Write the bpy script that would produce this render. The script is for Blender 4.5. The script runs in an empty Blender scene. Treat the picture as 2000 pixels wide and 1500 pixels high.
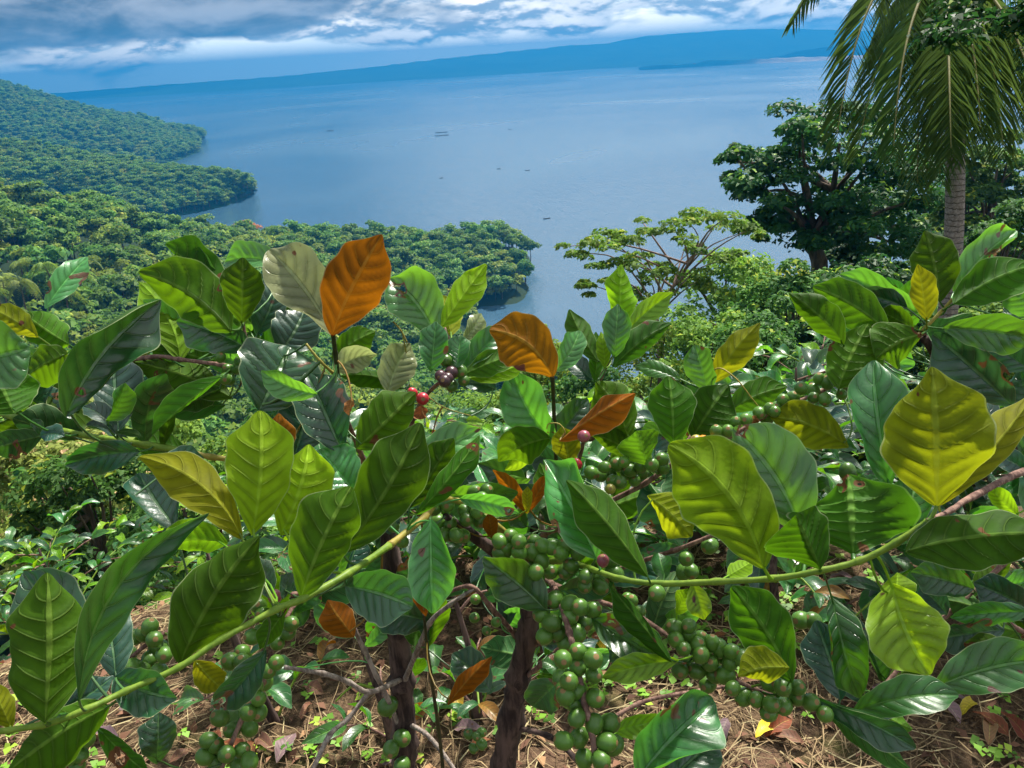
import bpy, math, random
import numpy as np
from mathutils import Vector, Matrix
random.seed(7); RNG = np.random.default_rng(11)
SC = bpy.context.scene; COL = SC.collection
# ------------------------------------------------------------------ camera, sky, sun, exposure
F = 1540.0; PITCH = math.radians(22.5); ROLL = math.atan(.0594); ZC = 1.7
KS = 2/3.                      # distances beyond the near slope were surveyed at 1.5x; scaled about the eye
LAKE = 1.7 - 151.7*KS
_f = np.array([0, math.cos(PITCH), -math.sin(PITCH)]); _r = np.array([1., 0, 0]); _u = np.cross(_r, _f)
CR = _r*math.cos(ROLL) - _u*math.sin(ROLL); CU = _u*math.cos(ROLL) + _r*math.sin(ROLL); CF = _f
CAMP = np.array([0, 0, ZC])
cd = bpy.data.cameras.new('camera'); cam = bpy.data.objects.new('camera', cd); COL.objects.link(cam)
cd.sensor_width = 36; cd.lens = 36*F/2000; cd.clip_start = .02; cd.clip_end = 60000
M = Matrix.Identity(4)
for i in range(3):
    M[i][0] = CR[i]; M[i][1] = CU[i]; M[i][2] = -CF[i]; M[i][3] = CAMP[i]
cam.matrix_world = M; SC.camera = cam
SC.view_settings.view_transform = 'Standard'; SC.view_settings.look = 'None'
SC.view_settings.gamma = 1; SC.view_settings.use_curve_mapping = False
SC.view_settings.exposure = 1.02
SC.render.engine = 'CYCLES'
cy = SC.cycles
cy.use_denoising = True; cy.max_bounces = 8; cy.diffuse_bounces = 3; cy.glossy_bounces = 3
cy.transmission_bounces = 4; cy.volume_bounces = 0; cy.transparent_max_bounces = 6
cy.use_adaptive_sampling = True; cy.adaptive_threshold = .02
cy.sample_clamp_indirect = 6
SUN_EL, SUN_AZ = 52, 28         # degrees; azimuth clockwise from +Y (the view direction)
_s = Vector((math.sin(math.radians(SUN_AZ))*math.cos(math.radians(SUN_EL)), math.cos(math.radians(SUN_AZ))*math.cos(math.radians(SUN_EL)), math.sin(math.radians(SUN_EL))))
sl = bpy.data.lights.new('sun', 'SUN'); sl.energy = 4.6; sl.angle = math.radians(4); sl.color = (1, .95, .86)
so = bpy.data.objects.new('sun', sl); COL.objects.link(so); so.rotation_euler = (-_s).to_track_quat('-Z', 'Y').to_euler()
so.location = (0, 0, 60)

class NT:
    def __init__(s, tree): s.t = tree; s.n = tree.nodes; s.l = tree.links; s.n.clear()
    def new(s, typ, **kw):
        nd = s.n.new(typ)
        for k, v in kw.items(): setattr(nd, k, v)
        return nd
    def put(s, sock, v):
        if isinstance(v, bpy.types.NodeSocket): s.l.new(v, sock)
        elif v is not None: sock.default_value = v
    def math(s, op, a, b=None, c=None, clamp=False):
        nd = s.new('ShaderNodeMath', operation=op, use_clamp=clamp)
        s.put(nd.inputs[0], a)
        if b is not None: s.put(nd.inputs[1], b)
        if c is not None: s.put(nd.inputs[2], c)
        return nd.outputs[0]
    def mix(s, f, a, b, blend='MIX'):
        nd = s.new('ShaderNodeMix', data_type='RGBA', blend_type=blend)
        s.put(nd.inputs[0], f)
        for k, v in ((6, a), (7, b)):
            if not isinstance(v, bpy.types.NodeSocket): v = (*v[:3], 1)
            s.put(nd.inputs[k], v)
        return nd.outputs[2]
    def step(s, x, lo, hi, a=0, b=1):
        nd = s.new('ShaderNodeMapRange', interpolation_type='SMOOTHSTEP')
        s.put(nd.inputs[0], x)
        for k, v in enumerate((lo, hi, a, b)): s.put(nd.inputs[k+1], v)
        return nd.outputs[0]
    def noise(s, vec, scale, detail=4, rough=.55, dist=0, out=0, dim='3D'):
        nd = s.new('ShaderNodeTexNoise', noise_dimensions=dim)
        if vec is not None: s.put(nd.inputs['Vector'], vec)
        nd.inputs['Scale'].default_value = scale; nd.inputs['Detail'].default_value = detail
        nd.inputs['Roughness'].default_value = rough; nd.inputs['Distortion'].default_value = dist
        return nd.outputs[out]
    def vec(s, x, y, z):
        nd = s.new('ShaderNodeCombineXYZ')
        for k, v in enumerate((x, y, z)): s.put(nd.inputs[k], v)
        return nd.outputs[0]

def make_world():
    w = bpy.data.worlds.new('World'); SC.world = w; w.use_nodes = True
    N = NT(w.node_tree)
    sky = N.new('ShaderNodeTexSky', sky_type='NISHITA'); sky.sun_disc = False
    sky.sun_elevation = math.radians(SUN_EL); sky.sun_rotation = math.radians(SUN_AZ); sky.air_density = 1.2; sky.dust_density = 2.0
    b1 = N.new('ShaderNodeBackground'); N.l.new(sky.outputs[0], b1.inputs[0]); b1.inputs[1].default_value = .09
    tc = N.new('ShaderNodeTexCoord'); sp = N.new('ShaderNodeSeparateXYZ'); N.l.new(tc.outputs['Generated'], sp.inputs[0])
    x, y, z = sp.outputs
    az = N.math('ARCTAN2', x, y); el = N.math('ARCSINE', z)
    # a broad bank of grey stratus on the left half of the sky, broken cumulus on the right
    cA = N.vec(N.math('MULTIPLY', az, 9.), N.math('MULTIPLY', el, 26.), 3.1)
    n1 = N.noise(cA, 1.0, 9, .56, .25)
    cB = N.vec(N.math('MULTIPLY', az, 9.), N.math('MULTIPLY', N.math('ADD', el, .006), 26.), 3.1)
    n2 = N.noise(cB, 1.0, 9, .56, .25)
    cC = N.vec(N.math('MULTIPLY', az, 2.6), N.math('MULTIPLY', el, 10.), 8.4)
    big = N.noise(cC, 1.0, 5, .5, .4)
    # coverage grows with height above the horizon
    cover = N.step(N.math('ADD', n1, N.step(el, .0, .055, -.13, .16)), .44, .56)
    lit = N.step(N.math('SUBTRACT', n1, n2), -.045, .06)
    white = N.mix(lit, (.36, .44, .54), (1.9, 1.72, 1.5))
    white = N.mix(N.step(n1, .42, .7), N.mix(.5, white, (.40, .50, .60)), white)
    dk = N.math('ADD', N.math('ADD', big, N.math('MULTIPLY', az, -.75)), N.step(el, .0, .06, -.30, .04))
    darkm = N.step(dk, .56, .70)
    grey = N.mix(N.step(n1, .38, .68), (.085, .12, .17), (.44, .46, .50))
    ccol = N.mix(darkm, white, grey)
    # overhead it evens out to bright broken overcast
    over = N.mix(N.step(N.noise(tc.outputs['Generated'], 3.0, 5, .55), .35, .65), (.40, .46, .54), (.80, .80, .80))
    ccol = N.mix(N.step(el, .22, .6), ccol, over)
    hz = N.mix(N.step(big, .4, .6), (.95, .98, .92), (1.2, 1.1, .92))
    b2 = N.new('ShaderNodeBackground'); N.put(b2.inputs[0], ccol); b2.inputs[1].default_value = .66
    b3 = N.new('ShaderNodeBackground'); N.put(b3.inputs[0], hz); b3.inputs[1].default_value = 1.5
    m0 = N.new('ShaderNodeMixShader'); N.put(m0.inputs[0], N.step(el, .0, .06, .97, .7)); N.l.new(b1.outputs[0], m0.inputs[1]); N.l.new(b3.outputs[0], m0.inputs[2])
    m1 = N.new('ShaderNodeMixShader'); cov = N.math('MAXIMUM', cover, darkm); N.put(m1.inputs[0], cov); N.l.new(m0.outputs[0], m1.inputs[1]); N.l.new(b2.outputs[0], m1.inputs[2])
    o = N.new('ShaderNodeOutputWorld'); N.l.new(m1.outputs[0], o.inputs[0])
make_world()

# ------------------------------------------------------------------ helpers
def P(px, py, d): return CAMP + ((px-1000)/F*CR - (py-750)/F*CU + CF)*d
def onz(px, py, z):
    r = (px-1000)/F*CR - (py-750)/F*CU + CF
    return CAMP + r*((z-ZC)/r[2])
def ondist(px, py, D):                     # point at horizontal distance D along the pixel's ray
    r = (px-1000)/F*CR - (py-750)/F*CU + CF
    return CAMP + r*(D/math.hypot(r[0], r[1]))
def proj(p):
    q = np.asarray(p) - CAMP; d = q@CF
    return 1000 + q@CR/d*F, 750 - q@CU/d*F, d
def tag(o, label=None, cat=None, group=None, kind=None):
    if label: o['label'] = label
    if cat: o['category'] = cat
    if group: o['group'] = group
    if kind: o['kind'] = kind
    return o
def mesh(name, V, Fc, mats, smooth=True, uv=None, attr=None, mi=None):
    me = bpy.data.meshes.new(name)
    V = np.asarray(V, dtype=np.float32)
    me.from_pydata(V.tolist() if len(V) < 20000 else V, [], Fc if isinstance(Fc, list) else Fc.tolist())
    for m in (mats if isinstance(mats, (list, tuple)) else [mats]): me.materials.append(m)
    if smooth: me.polygons.foreach_set('use_smooth', np.ones(len(me.polygons), bool))
    if mi is not None: me.polygons.foreach_set('material_index', np.asarray(mi, np.int32))
    if uv is not None:
        ul = me.uv_layers.new(name='UVMap'); li = np.empty(len(me.loops), np.int32); me.loops.foreach_get('vertex_index', li)
        ul.data.foreach_set('uv', np.asarray(uv, np.float32)[li].ravel())
    if attr is not None:
        for k, v in attr.items():
            a = me.attributes.new(k, 'FLOAT', 'POINT'); a.data.foreach_set('value', np.asarray(v, np.float32))
    me.update(); return me
def quads_mesh(name, V, Fc, mats, attr=None, smooth=False):
    me = bpy.data.meshes.new(name); V = np.asarray(V, np.float32); Fc = np.asarray(Fc, np.int32); k = Fc.shape[1]
    me.vertices.add(len(V)); me.vertices.foreach_set('co', V.ravel())
    me.loops.add(Fc.size); me.loops.foreach_set('vertex_index', Fc.ravel())
    me.polygons.add(len(Fc)); me.polygons.foreach_set('loop_start', np.arange(0, Fc.size, k, dtype=np.int32))
    try: me.polygons.foreach_set('loop_total', np.full(len(Fc), k, np.int32))
    except Exception: pass
    if smooth: me.polygons.foreach_set('use_smooth', np.ones(len(Fc), bool))
    for m in (mats if isinstance(mats, (list, tuple)) else [mats]): me.materials.append(m)
    if attr:
        for kk, v in attr.items():
            a = me.attributes.new(kk, 'FLOAT', 'POINT'); a.data.foreach_set('value', np.asarray(v, np.float32))
    me.update(calc_edges=True); me.validate(); return me
def obj(name, me, parent=None, loc=(0, 0, 0)):
    o = bpy.data.objects.new(name, me); COL.objects.link(o)
    if parent is not None: o.parent = parent
    o.location = loc; return o
def empty(name, loc, label=None, cat=None, group=None):
    o = bpy.data.objects.new(name, None); COL.objects.link(o); o.location = loc; o.empty_display_size = .2
    return tag(o, label, cat, group)
def copy_tree(root, loc, rz=0, scale=1, **tags):
    r = root.copy(); COL.objects.link(r); r.location = loc; r.rotation_euler = (0, 0, rz); r.scale = (scale,)*3
    for ch in root.children:
        c = ch.copy(); COL.objects.link(c); c.parent = r
        for g in ch.children:
            d = g.copy(); COL.objects.link(d); d.parent = c
    tag(r, **tags); return r
def norm(v): v = np.asarray(v, float); return v/(np.linalg.norm(v, axis=-1, keepdims=True)+1e-12)
def smooth_path(pts, rad, per=5):
    pts = np.asarray(pts, float); rad = np.asarray(rad, float); n = len(pts)
    if n < 3: return pts, rad
    out, ro = [], []
    for i in range(n-1):
        p0 = pts[max(i-1, 0)]; p1 = pts[i]; p2 = pts[i+1]; p3 = pts[min(i+2, n-1)]
        for k in range(per):
            t = k/per
            out.append(.5*(2*p1 + (p2-p0)*t + (2*p0-5*p1+4*p2-p3)*t*t + (3*p1-p0-3*p2+p3)*t**3)); ro.append(rad[i]*(1-t)+rad[i+1]*t)
    out.append(pts[-1]); ro.append(rad[-1]); return np.array(out), np.array(ro)
def tube(pts, rad, sides=8, cap=True, rough=0., seed=0):
    pts = np.asarray(pts, float); rad = np.broadcast_to(np.asarray(rad, float), (len(pts),)); n = len(pts)
    T = norm(np.gradient(pts, axis=0)); ref = np.array([0, 0, 1.]) if abs(T[0][2]) < .9 else np.array([1., 0, 0])
    A = norm(np.cross(T[0], ref)); V = []; rg = np.random.default_rng(seed)
    for i in range(n):
        A = norm(A - (A@T[i])*T[i]); B = np.cross(T[i], A); a = np.arange(sides)/sides*2*math.pi
        rr = rad[i]*(1 + rough*(rg.random(sides)-.5))
        V.append(pts[i] + (np.cos(a)*rr)[:, None]*A + (np.sin(a)*rr)[:, None]*B)
    V = np.concatenate(V); Fc = []
    for i in range(n-1):
        for k in range(sides):
            a = i*sides+k; b = i*sides+(k+1) % sides; Fc.append((a, b, b+sides, a+sides))
    if cap: Fc.append(tuple(range(sides))[::-1]); Fc.append(tuple(range((n-1)*sides, n*sides)))
    return V, Fc
def merge(parts):
    V, Fc, o = [], [], 0
    for v, f in parts:
        V.append(v); Fc += [tuple(i+o for i in q) for q in f]; o += len(v)
    return np.concatenate(V), Fc
def vnoise(p, seed=0):                     # cheap smooth noise, p (...,2)
    p = np.asarray(p, float); rg = np.random.default_rng(seed); s = np.zeros(p.shape[:-1])
    for k in range(7):
        a = rg.random()*6.28; w = np.array([math.cos(a), math.sin(a)])*(1+rg.random()*1.6)
        s += np.sin(p@w + rg.random()*6.28)
    return s/4.

# ------------------------------------------------------------------ materials
def material(name):
    m = bpy.data.materials.new(name); m.use_nodes = True; return m, NT(m.node_tree)
def out(N, sh, vol=None, disp=None):
    o = N.new('ShaderNodeOutputMaterial')
    if sh is not None: N.l.new(sh, o.inputs[0])
    if vol is not None: N.l.new(vol, o.inputs[1])
def bump(N, h, strength=.3, dist=.01):
    b = N.new('ShaderNodeBump'); N.put(b.inputs['Height'], h); b.inputs['Strength'].default_value = strength; b.inputs['Distance'].default_value = dist
    return b.outputs[0]
def principled(N, col, rough=.5, spec=.5, normal=None):
    b = N.new('ShaderNodeBsdfPrincipled'); N.put(b.inputs['Base Color'], col if isinstance(col, bpy.types.NodeSocket) else (*col, 1))
    N.put(b.inputs['Roughness'], rough); N.put(b.inputs['Specular IOR Level'], spec)
    if normal is not None: N.put(b.inputs['Normal'], normal)
    return b.outputs[0]
def hsv(N, col, h=.5, s=1, v=1):
    nd = N.new('ShaderNodeHueSaturation'); N.put(nd.inputs['Color'], col if isinstance(col, bpy.types.NodeSocket) else (*col, 1))
    N.put(nd.inputs['Hue'], h); N.put(nd.inputs['Saturation'], s); N.put(nd.inputs['Value'], v); return nd.outputs[0]

def coffee_leaf_mat(name, up, un, trans, tf=.34, rough=.32, spot=.34, spec=.5):
    m, N = material(name)
    uv = N.new('ShaderNodeUVMap', uv_map='UVMap'); sp = N.new('ShaderNodeSeparateXYZ'); N.l.new(uv.outputs[0], sp.inputs[0])
    u, v = sp.outputs[0], sp.outputs[1]
    oi = N.new('ShaderNodeObjectInfo'); rnd = oi.outputs['Random']
    tc = N.new('ShaderNodeTexCoord').outputs['Object']
    s = N.math('ABSOLUTE', N.math('SUBTRACT', N.math('MULTIPLY', u, 2.), 1.))
    ph = N.math('SUBTRACT', N.math('MULTIPLY', v, 7.5), N.math('MULTIPLY', N.math('POWER', s, 1.35), 1.6))
    fr = N.math('ABSOLUTE', N.math('SUBTRACT', N.math('FRACT', ph), .5))      # .5 on the vein
    lat = N.math('MULTIPLY', N.step(fr, .425, .485), N.step(s, 1.0, .5))
    mid = N.step(s, .085, .045); flank = N.math('MULTIPLY', N.step(fr, .15, .47), N.step(s, 1.0, .6))
    vein = N.math('MAXIMUM', N.math('MULTIPLY', lat, .75), mid)
    jit = N.math('ADD', N.math('MULTIPLY', rnd, .55), .66)
    nz = N.noise(tc, 22, 4, .6); mott = N.step(nz, .3, .7, .80, 1.2)
    geo = N.new('ShaderNodeNewGeometry'); back = geo.outputs['Backfacing']
    val = N.math('MULTIPLY', N.math('MULTIPLY', jit, mott), N.math('SUBTRACT', 1.08, N.math('MULTIPLY', flank, .30))); hue = N.math('ADD', N.math('MULTIPLY', N.math('FRACT', N.math('MULTIPLY', rnd, 7.3)), .03), .485)
    cu = hsv(N, N.mix(N.math('MULTIPLY', vein, .6), up, np.clip(np.array(up)*1.6+np.array([.10, .16, .03]), 0, 1)), hue, 1, val)
    cn = hsv(N, N.mix(N.math('MULTIPLY', vein, .75), un, np.clip(np.array(un)*1.5+np.array([.10, .13, .03]), 0, 1)), hue, 1, val)
    col = N.mix(back, cu, cn)
    rim = N.step(s, .955, .985); col = N.mix(N.math('MULTIPLY', rim, .55), col, (.42, .48, .25))
    # blotches of rust and dried tissue
    off = N.new('ShaderNodeVectorMath', operation='ADD'); N.put(off.inputs[0], tc); N.put(off.inputs[1], N.vec(N.math('MULTIPLY', rnd, 40.), rnd, 0.))
    sn = N.noise(off.outputs[0], 30, 2, .5)
    th = N.math('SUBTRACT', .76, N.math('MULTIPLY', N.math('FRACT', N.math('MULTIPLY', rnd, 13.7)), .10*spot/.25))
    sm = N.step(N.math('SUBTRACT', sn, th), 0., .02)
    col = N.mix(sm, col, N.mix(N.step(sn, .70, .80), (.15, .065, .025), (.10, .025, .035)))
    fine = N.noise(tc, 260, 2, .5)
    h = N.math('ADD', N.math('MULTIPLY', vein, -1.6), N.math('MULTIPLY', fine, .25))
    nrm = bump(N, h, .6, .0016)
    rg = N.math('ADD', N.math('MULTIPLY', back, .28), N.step(nz, .3, .7, rough-.05, rough+.09))
    sh = principled(N, col, rg, N.math('MULTIPLY', N.math('SUBTRACT', 1.0, N.math('MULTIPLY', back, .75)), spec), nrm)
    tr = N.new('ShaderNodeBsdfTranslucent'); N.put(tr.inputs[0], N.mix(sm, N.mix(N.math('MULTIPLY', vein, .55), hsv(N, trans, hue, 1, val), np.array(trans)*.45), (.12, .05, .01)))
    mx = N.new('ShaderNodeMixShader'); mx.inputs[0].default_value = tf; N.l.new(sh, mx.inputs[1]); N.l.new(tr.outputs[0], mx.inputs[2])
    hole = N.step(N.math('SUBTRACT', sn, th), .058, .062); tp = N.new('ShaderNodeBsdfTransparent'); m2 = N.new('ShaderNodeMixShader')
    N.put(m2.inputs[0], hole); N.l.new(mx.outputs[0], m2.inputs[1]); N.l.new(tp.outputs[0], m2.inputs[2])
    out(N, m2.outputs[0]); return m
LM = {
 'D': coffee_leaf_mat('leaf_dark', (.010, .070, .020), (.03, .10, .012), (.08, .28, .015), .22, .33, .42, .9),
 'M': coffee_leaf_mat('leaf_mid', (.018, .115, .016), (.05, .16, .010), (.14, .40, .010), .32, .35, .42, .8),
 'G': coffee_leaf_mat('leaf_bright', (.040, .20, .040), (.09, .26, .02), (.20, .55, .03), .34, .36, .4, .9),
 'L': coffee_leaf_mat('leaf_lime', (.18, .38, .012), (.20, .38, .012), (.42, .72, .012), .46, .36, .12),
 'U': coffee_leaf_mat('leaf_olive', (.02, .10, .015), (.040, .115, .006), (.14, .32, .005), .38, .34),
 'Y': coffee_leaf_mat('leaf_yellow_olive', (.10, .20, .02), (.19, .22, .008), (.48, .50, .008), .44, .40, .2),
 'O': coffee_leaf_mat('leaf_bronze', (.20, .11, .02), (.26, .085, .004), (.62, .22, .006), .38, .40, .12),
 'B': coffee_leaf_mat('leaf_blue_gloss', (.010, .060, .034), (.04, .10, .03), (.05, .20, .03), .16, .38, .3, .8),
 'P': coffee_leaf_mat('leaf_pale', (.30, .33, .15), (.22, .26, .10), (.45, .52, .16), .34, .26, .35),
 'R': coffee_leaf_mat('leaf_dry', (.20, .065, .03), (.22, .08, .035), (.35, .10, .03), .2, .6, .3, .2),
}
def bark_mat(name, a, b, scale=18, stretch=.22, rough=.85, bstr=.6, bd=.006):
    m, N = material(name); tc = N.new('ShaderNodeTexCoord').outputs['Object']
    mp = N.new('ShaderNodeMapping'); N.l.new(tc, mp.inputs[0]); mp.inputs['Scale'].default_value = (1, 1, stretch)
    n = N.noise(mp.outputs[0], scale, 6, .65, .6); n2 = N.noise(tc, scale*.35, 3, .5)
    c = N.mix(N.step(n, .36, .66), a, b); c = N.mix(N.step(n2, .5, .75, 0, .55), c, np.array(b)*1.15)
    out(N, principled(N, c, rough, .25, bump(N, n, bstr, bd))); return m
BARK = bark_mat('coffee_bark', (.025, .016, .015), (.13, .085, .072), 60, .16, bd=.003)
TWIG = bark_mat('twig_brown', (.10, .05, .04), (.28, .17, .13), 120, .4, bd=.0012)
TWIGG = bark_mat('twig_green', (.10, .18, .015), (.18, .27, .03), 90, .4, .5, .2, .0008)
TWIGY = bark_mat('twig_yellow', (.22, .20, .03), (.34, .26, .06), 90, .4, .55, .25, .0008)
TWIGD = bark_mat('twig_dark', (.018, .022, .010), (.05, .05, .02), 120, .4, .5, .2, .0008)
TWIGP = bark_mat('twig_grey', (.13, .10, .08), (.36, .30, .26), 120, .3, bd=.0015)
TREEBARK = bark_mat('tree_bark', (.05, .035, .025), (.17, .12, .09), 6, .25, bd=.03)
def cherry_mat(name, a, b):
    m, N = material(name); oi = N.new('ShaderNodeObjectInfo'); tc = N.new('ShaderNodeTexCoord').outputs['Object']
    n = N.noise(tc, 60, 4, .6); n2 = N.noise(tc, 190, 2, .5)
    c = N.mix(N.step(n, .35, .7), a, b); c = hsv(N, c, .5, 1, N.math('ADD', .78, N.math('MULTIPLY', oi.outputs['Random'], .45)))
    c = N.mix(N.step(n2, .70, .76, 0, .3), c, (.16, .17, .05))
    out(N, principled(N, c, .33, .45, bump(N, n2, .12, .0006))); return m
CH = {'g': cherry_mat('cherry_green', (.05, .135, .014), (.11, .22, .035)), 'r': cherry_mat('cherry_red', (.42, .015, .03), (.55, .04, .05)),
      'o': cherry_mat('cherry_orange', (.70, .22, .01), (.75, .30, .02)), 'p': cherry_mat('cherry_purple', (.20, .03, .07), (.38, .12, .12)),
      'y': cherry_mat('cherry_yellow', (.30, .28, .05), (.40, .33, .06)), 'k': cherry_mat('cherry_withered', (.03, .015, .02), (.12, .05, .06))}
def plain(name, c, rough=.7, spec=.3):
    m, N = material(name); tc = N.new('ShaderNodeTexCoord').outputs['Object']; n = N.noise(tc, 40, 4, .6)
    cc = N.mix(N.step(n, .3, .7), np.array(c)*.75, np.array(c)*1.2); out(N, principled(N, cc, rough, spec)); return m
NAVEL = plain('cherry_navel', (.24, .15, .06), .8)
def foliage_mat(name, dark, light, tip, rough=.5, tf=.3, trans=None):
    """leaves of a tree: every leaf has its own tint attribute, every tree its own shift"""
    m, N = material(name); at = N.new('ShaderNodeAttribute', attribute_name='tint'); t = at.outputs['Fac']
    oi = N.new('ShaderNodeObjectInfo'); rnd = oi.outputs['Random']
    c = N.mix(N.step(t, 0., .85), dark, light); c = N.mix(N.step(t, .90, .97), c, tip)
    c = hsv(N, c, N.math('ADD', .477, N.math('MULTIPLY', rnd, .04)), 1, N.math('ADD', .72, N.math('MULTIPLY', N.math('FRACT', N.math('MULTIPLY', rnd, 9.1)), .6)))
    sh = principled(N, c, rough+.15, .22)
    tr = N.new('ShaderNodeBsdfTranslucent'); N.put(tr.inputs[0], N.mix(.5, c, np.array(light)*2.0 if trans is None else trans))
    mx = N.new('ShaderNodeMixShader'); mx.inputs[0].default_value = tf; N.l.new(sh, mx.inputs[1]); N.l.new(tr.outputs[0], mx.inputs[2])
    out(N, mx.outputs[0]); return m
FO = {'dark': foliage_mat('foliage_dark', (.010, .045, .012), (.032, .11, .020), (.22, .36, .02), .42),
      'fresh': foliage_mat('foliage_fresh', (.04, .12, .016), (.14, .29, .03), (.34, .44, .03)),
      'mid': foliage_mat('foliage_mid', (.022, .08, .018), (.08, .20, .030), (.32, .42, .03)),
      'light': foliage_mat('foliage_light', (.06, .15, .02), (.19, .32, .035), (.40, .45, .04)),
      'forest': foliage_mat('foliage_forest', (.024, .085, .016), (.12, .24, .030), (.22, .30, .03)),
      'forest2': foliage_mat('foliage_forest_yellow', (.07, .14, .018), (.25, .32, .035), (.38, .36, .04)),
      'gold': foliage_mat('foliage_gold', (.12, .10, .015), (.30, .22, .03), (.38, .28, .04)),
      'orange': foliage_mat('foliage_orange', (.26, .09, .03), (.50, .17, .06), (.55, .22, .08)),
      'pink': foliage_mat('foliage_yellow_pink', (.09, .16, .03), (.25, .31, .07), (.55, .38, .20))}

# ------------------------------------------------------------------ the setting
DS = np.array([0, 2.6, 5, 10, 25, 45, 100*KS, 200*KS, 300*KS, 400*KS, 500*KS, 600*KS, 700*KS, 900*KS])
COLS = {  # azimuth: ground height by distance
 -180: [0, 0, .1, .5, 2, 5, 10, 20, 30, 40, 50, 60, 70, 90],
 -90: [0, 0, -.2, -.8, -3, -7, -14, -24, -34, -44, -54, -64, -84, -120],
 -45: [0, 0, -1.5, -5.2, -15, -29, -54, -68, -66, -52, -44, -56, -98, -156],
 -33: [0, 0, -1.7, -6.2, -17, -32, -62, -86, -84, -66, -54, -74, -128, -158],
 -27: [0, 0, -1.8, -6.4, -18, -33, -65, -94, -96, -82, -72, -90, -134, -158],
 -22: [0, 0, -1.8, -6.5, -18, -33, -67, -99, -109, -104, -97, -108, -141, -158],
 -16: [0, 0, -1.8, -6.5, -18, -33, -67, -102, -114, -114, -108, -119, -144, -158],
 -10: [0, 0, -1.8, -6.5, -18, -33, -69, -107, -125, -132, -129, -130, -149, -160],
 -5: [0, 0, -1.8, -6.5, -18, -33, -70, -111, -134, -148, -141, -135, -152, -160],
 -2: [0, 0, -1.8, -6.5, -18, -33, -70, -113, -139, -151, -151, -138, -157, -160],
 .5: [0, 0, -1.8, -6.5, -18, -33, -71, -115, -142, -154, -151, -143, -158, -160],
 3: [0, 0, -1.8, -6.4, -18, -33, -71, -117, -145, -157, -160, -160, -160, -160],
 10: [0, 0, -1.6, -5.8, -16, -29, -62, -112, -145, -158, -160, -160, -160, -160],
 20: [0, 0, -1.2, -4.6, -12.5, -23, -49, -96, -136, -158, -160, -160, -160, -160],
 33: [0, 0, -.8, -3.2, -9, -15, -32, -64, -104, -145, -160, -160, -160, -160],
 45: [0, 0, -.5, -2, -6, -10, -20, -45, -80, -120, -155, -160, -160, -160],
 90: [0, 0, -.1, -.4, -1, -3, -6, -12, -20, -30, -40, -60, -80, -120],
 180: [0, 0, .1, .5, 2, 5, 10, 20, 30, 40, 50, 60, 70, 90]}
for _k in COLS: COLS[_k] = COLS[_k][:6] + [1.7+(v-1.7)*KS for v in COLS[_k][6:]]
_AZ = np.array(sorted(COLS)); _TB = np.array([COLS[a] for a in _AZ], float)
def height(x, y, rough=True):
    x = np.asarray(x, float); y = np.asarray(y, float)
    D = np.hypot(x, y); az = np.degrees(np.arctan2(x, y)); c = np.clip(D, 0, 900*KS)
    zs = np.array([np.interp(c, DS, row) for row in _TB])
    i = np.clip(np.searchsorted(_AZ, az, side='right')-1, 0, len(_AZ)-2); f = (az-_AZ[i])/(_AZ[i+1]-_AZ[i]); f = f*f*(3-2*f)
    zz = np.take_along_axis(zs.reshape(len(_AZ), -1), i.reshape(1, -1), 0)[0].reshape(D.shape)
    zz2 = np.take_along_axis(zs.reshape(len(_AZ), -1), (i+1).reshape(1, -1), 0)[0].reshape(D.shape)
    z = zz*(1-f) + zz2*f
    p = np.stack([x, y], -1)
    z = z + np.clip(D-20, 0, 200)/200*2.6*vnoise(p/20., 3)*(z > LAKE+3)
    # the rounded knolls of the peninsula and the notch between its two lobes
    for bx, by, br, bh in ((-75, 575, 45, 9), (-20, 640, 34, 8), (-140, 600, 40, -5), (22, 582, 13, -16), (-45, 655, 16, -8), (-4, 540, 22, 8), (12, 622, 18, 6)):
        z = z + bh*KS*np.exp(-((x-bx*KS)**2+(y-by*KS)**2)/(br*br*KS*KS))
    if rough:
        near = np.clip(1-D/9., 0, 1)
        z = z + near*(.018*vnoise(p*5., 5) + .010*vnoise(p*14., 6)) + np.clip(D-4, 0, 10)*.02*vnoise(p*.8, 9)
    return z
def ground_mat():
    m, N = material('soil_and_litter'); tc = N.new('ShaderNodeTexCoord').outputs['Object']
    n = N.noise(tc, 5, 6, .65); n2 = N.noise(tc, 60, 5, .7); n3 = N.noise(tc, 1.6, 4, .6); n4 = N.noise(tc, 170, 3, .6)
    c = N.mix(N.step(n2, .35, .68), (.045, .028, .016), (.19, .125, .07))
    c = N.mix(N.step(n, .5, .66, 0, .6), c, (.20, .115, .075))
    c = N.mix(N.step(n4, .62, .7, 0, .55), c, (.30, .22, .12))
    c = N.mix(N.step(n3, .55, .66, 0, .55), c, (.075, .10, .02))
    # away from the worked plot the slope is covered in low growth
    sp = N.new('ShaderNodeSeparateXYZ'); N.l.new(tc, sp.inputs[0])
    d = N.math('SQRT', N.math('ADD', N.math('MULTIPLY', sp.outputs[0], sp.outputs[0]), N.math('MULTIPLY', sp.outputs[1], sp.outputs[1])))
    g = N.mix(N.step(N.noise(tc, 1.1, 6, .7), .35, .65), (.012, .035, .010), (.05, .095, .02))
    c = N.mix(N.step(d, 3.4, 6.5), c, g); c = N.mix(N.step(d, 30., 70.), c, (.016, .034, .012))
    out(N, principled(N, c, .92, .15, bump(N, N.math('ADD', n2, N.math('MULTIPLY', n4, .5)), .8, .02))); return m
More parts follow.
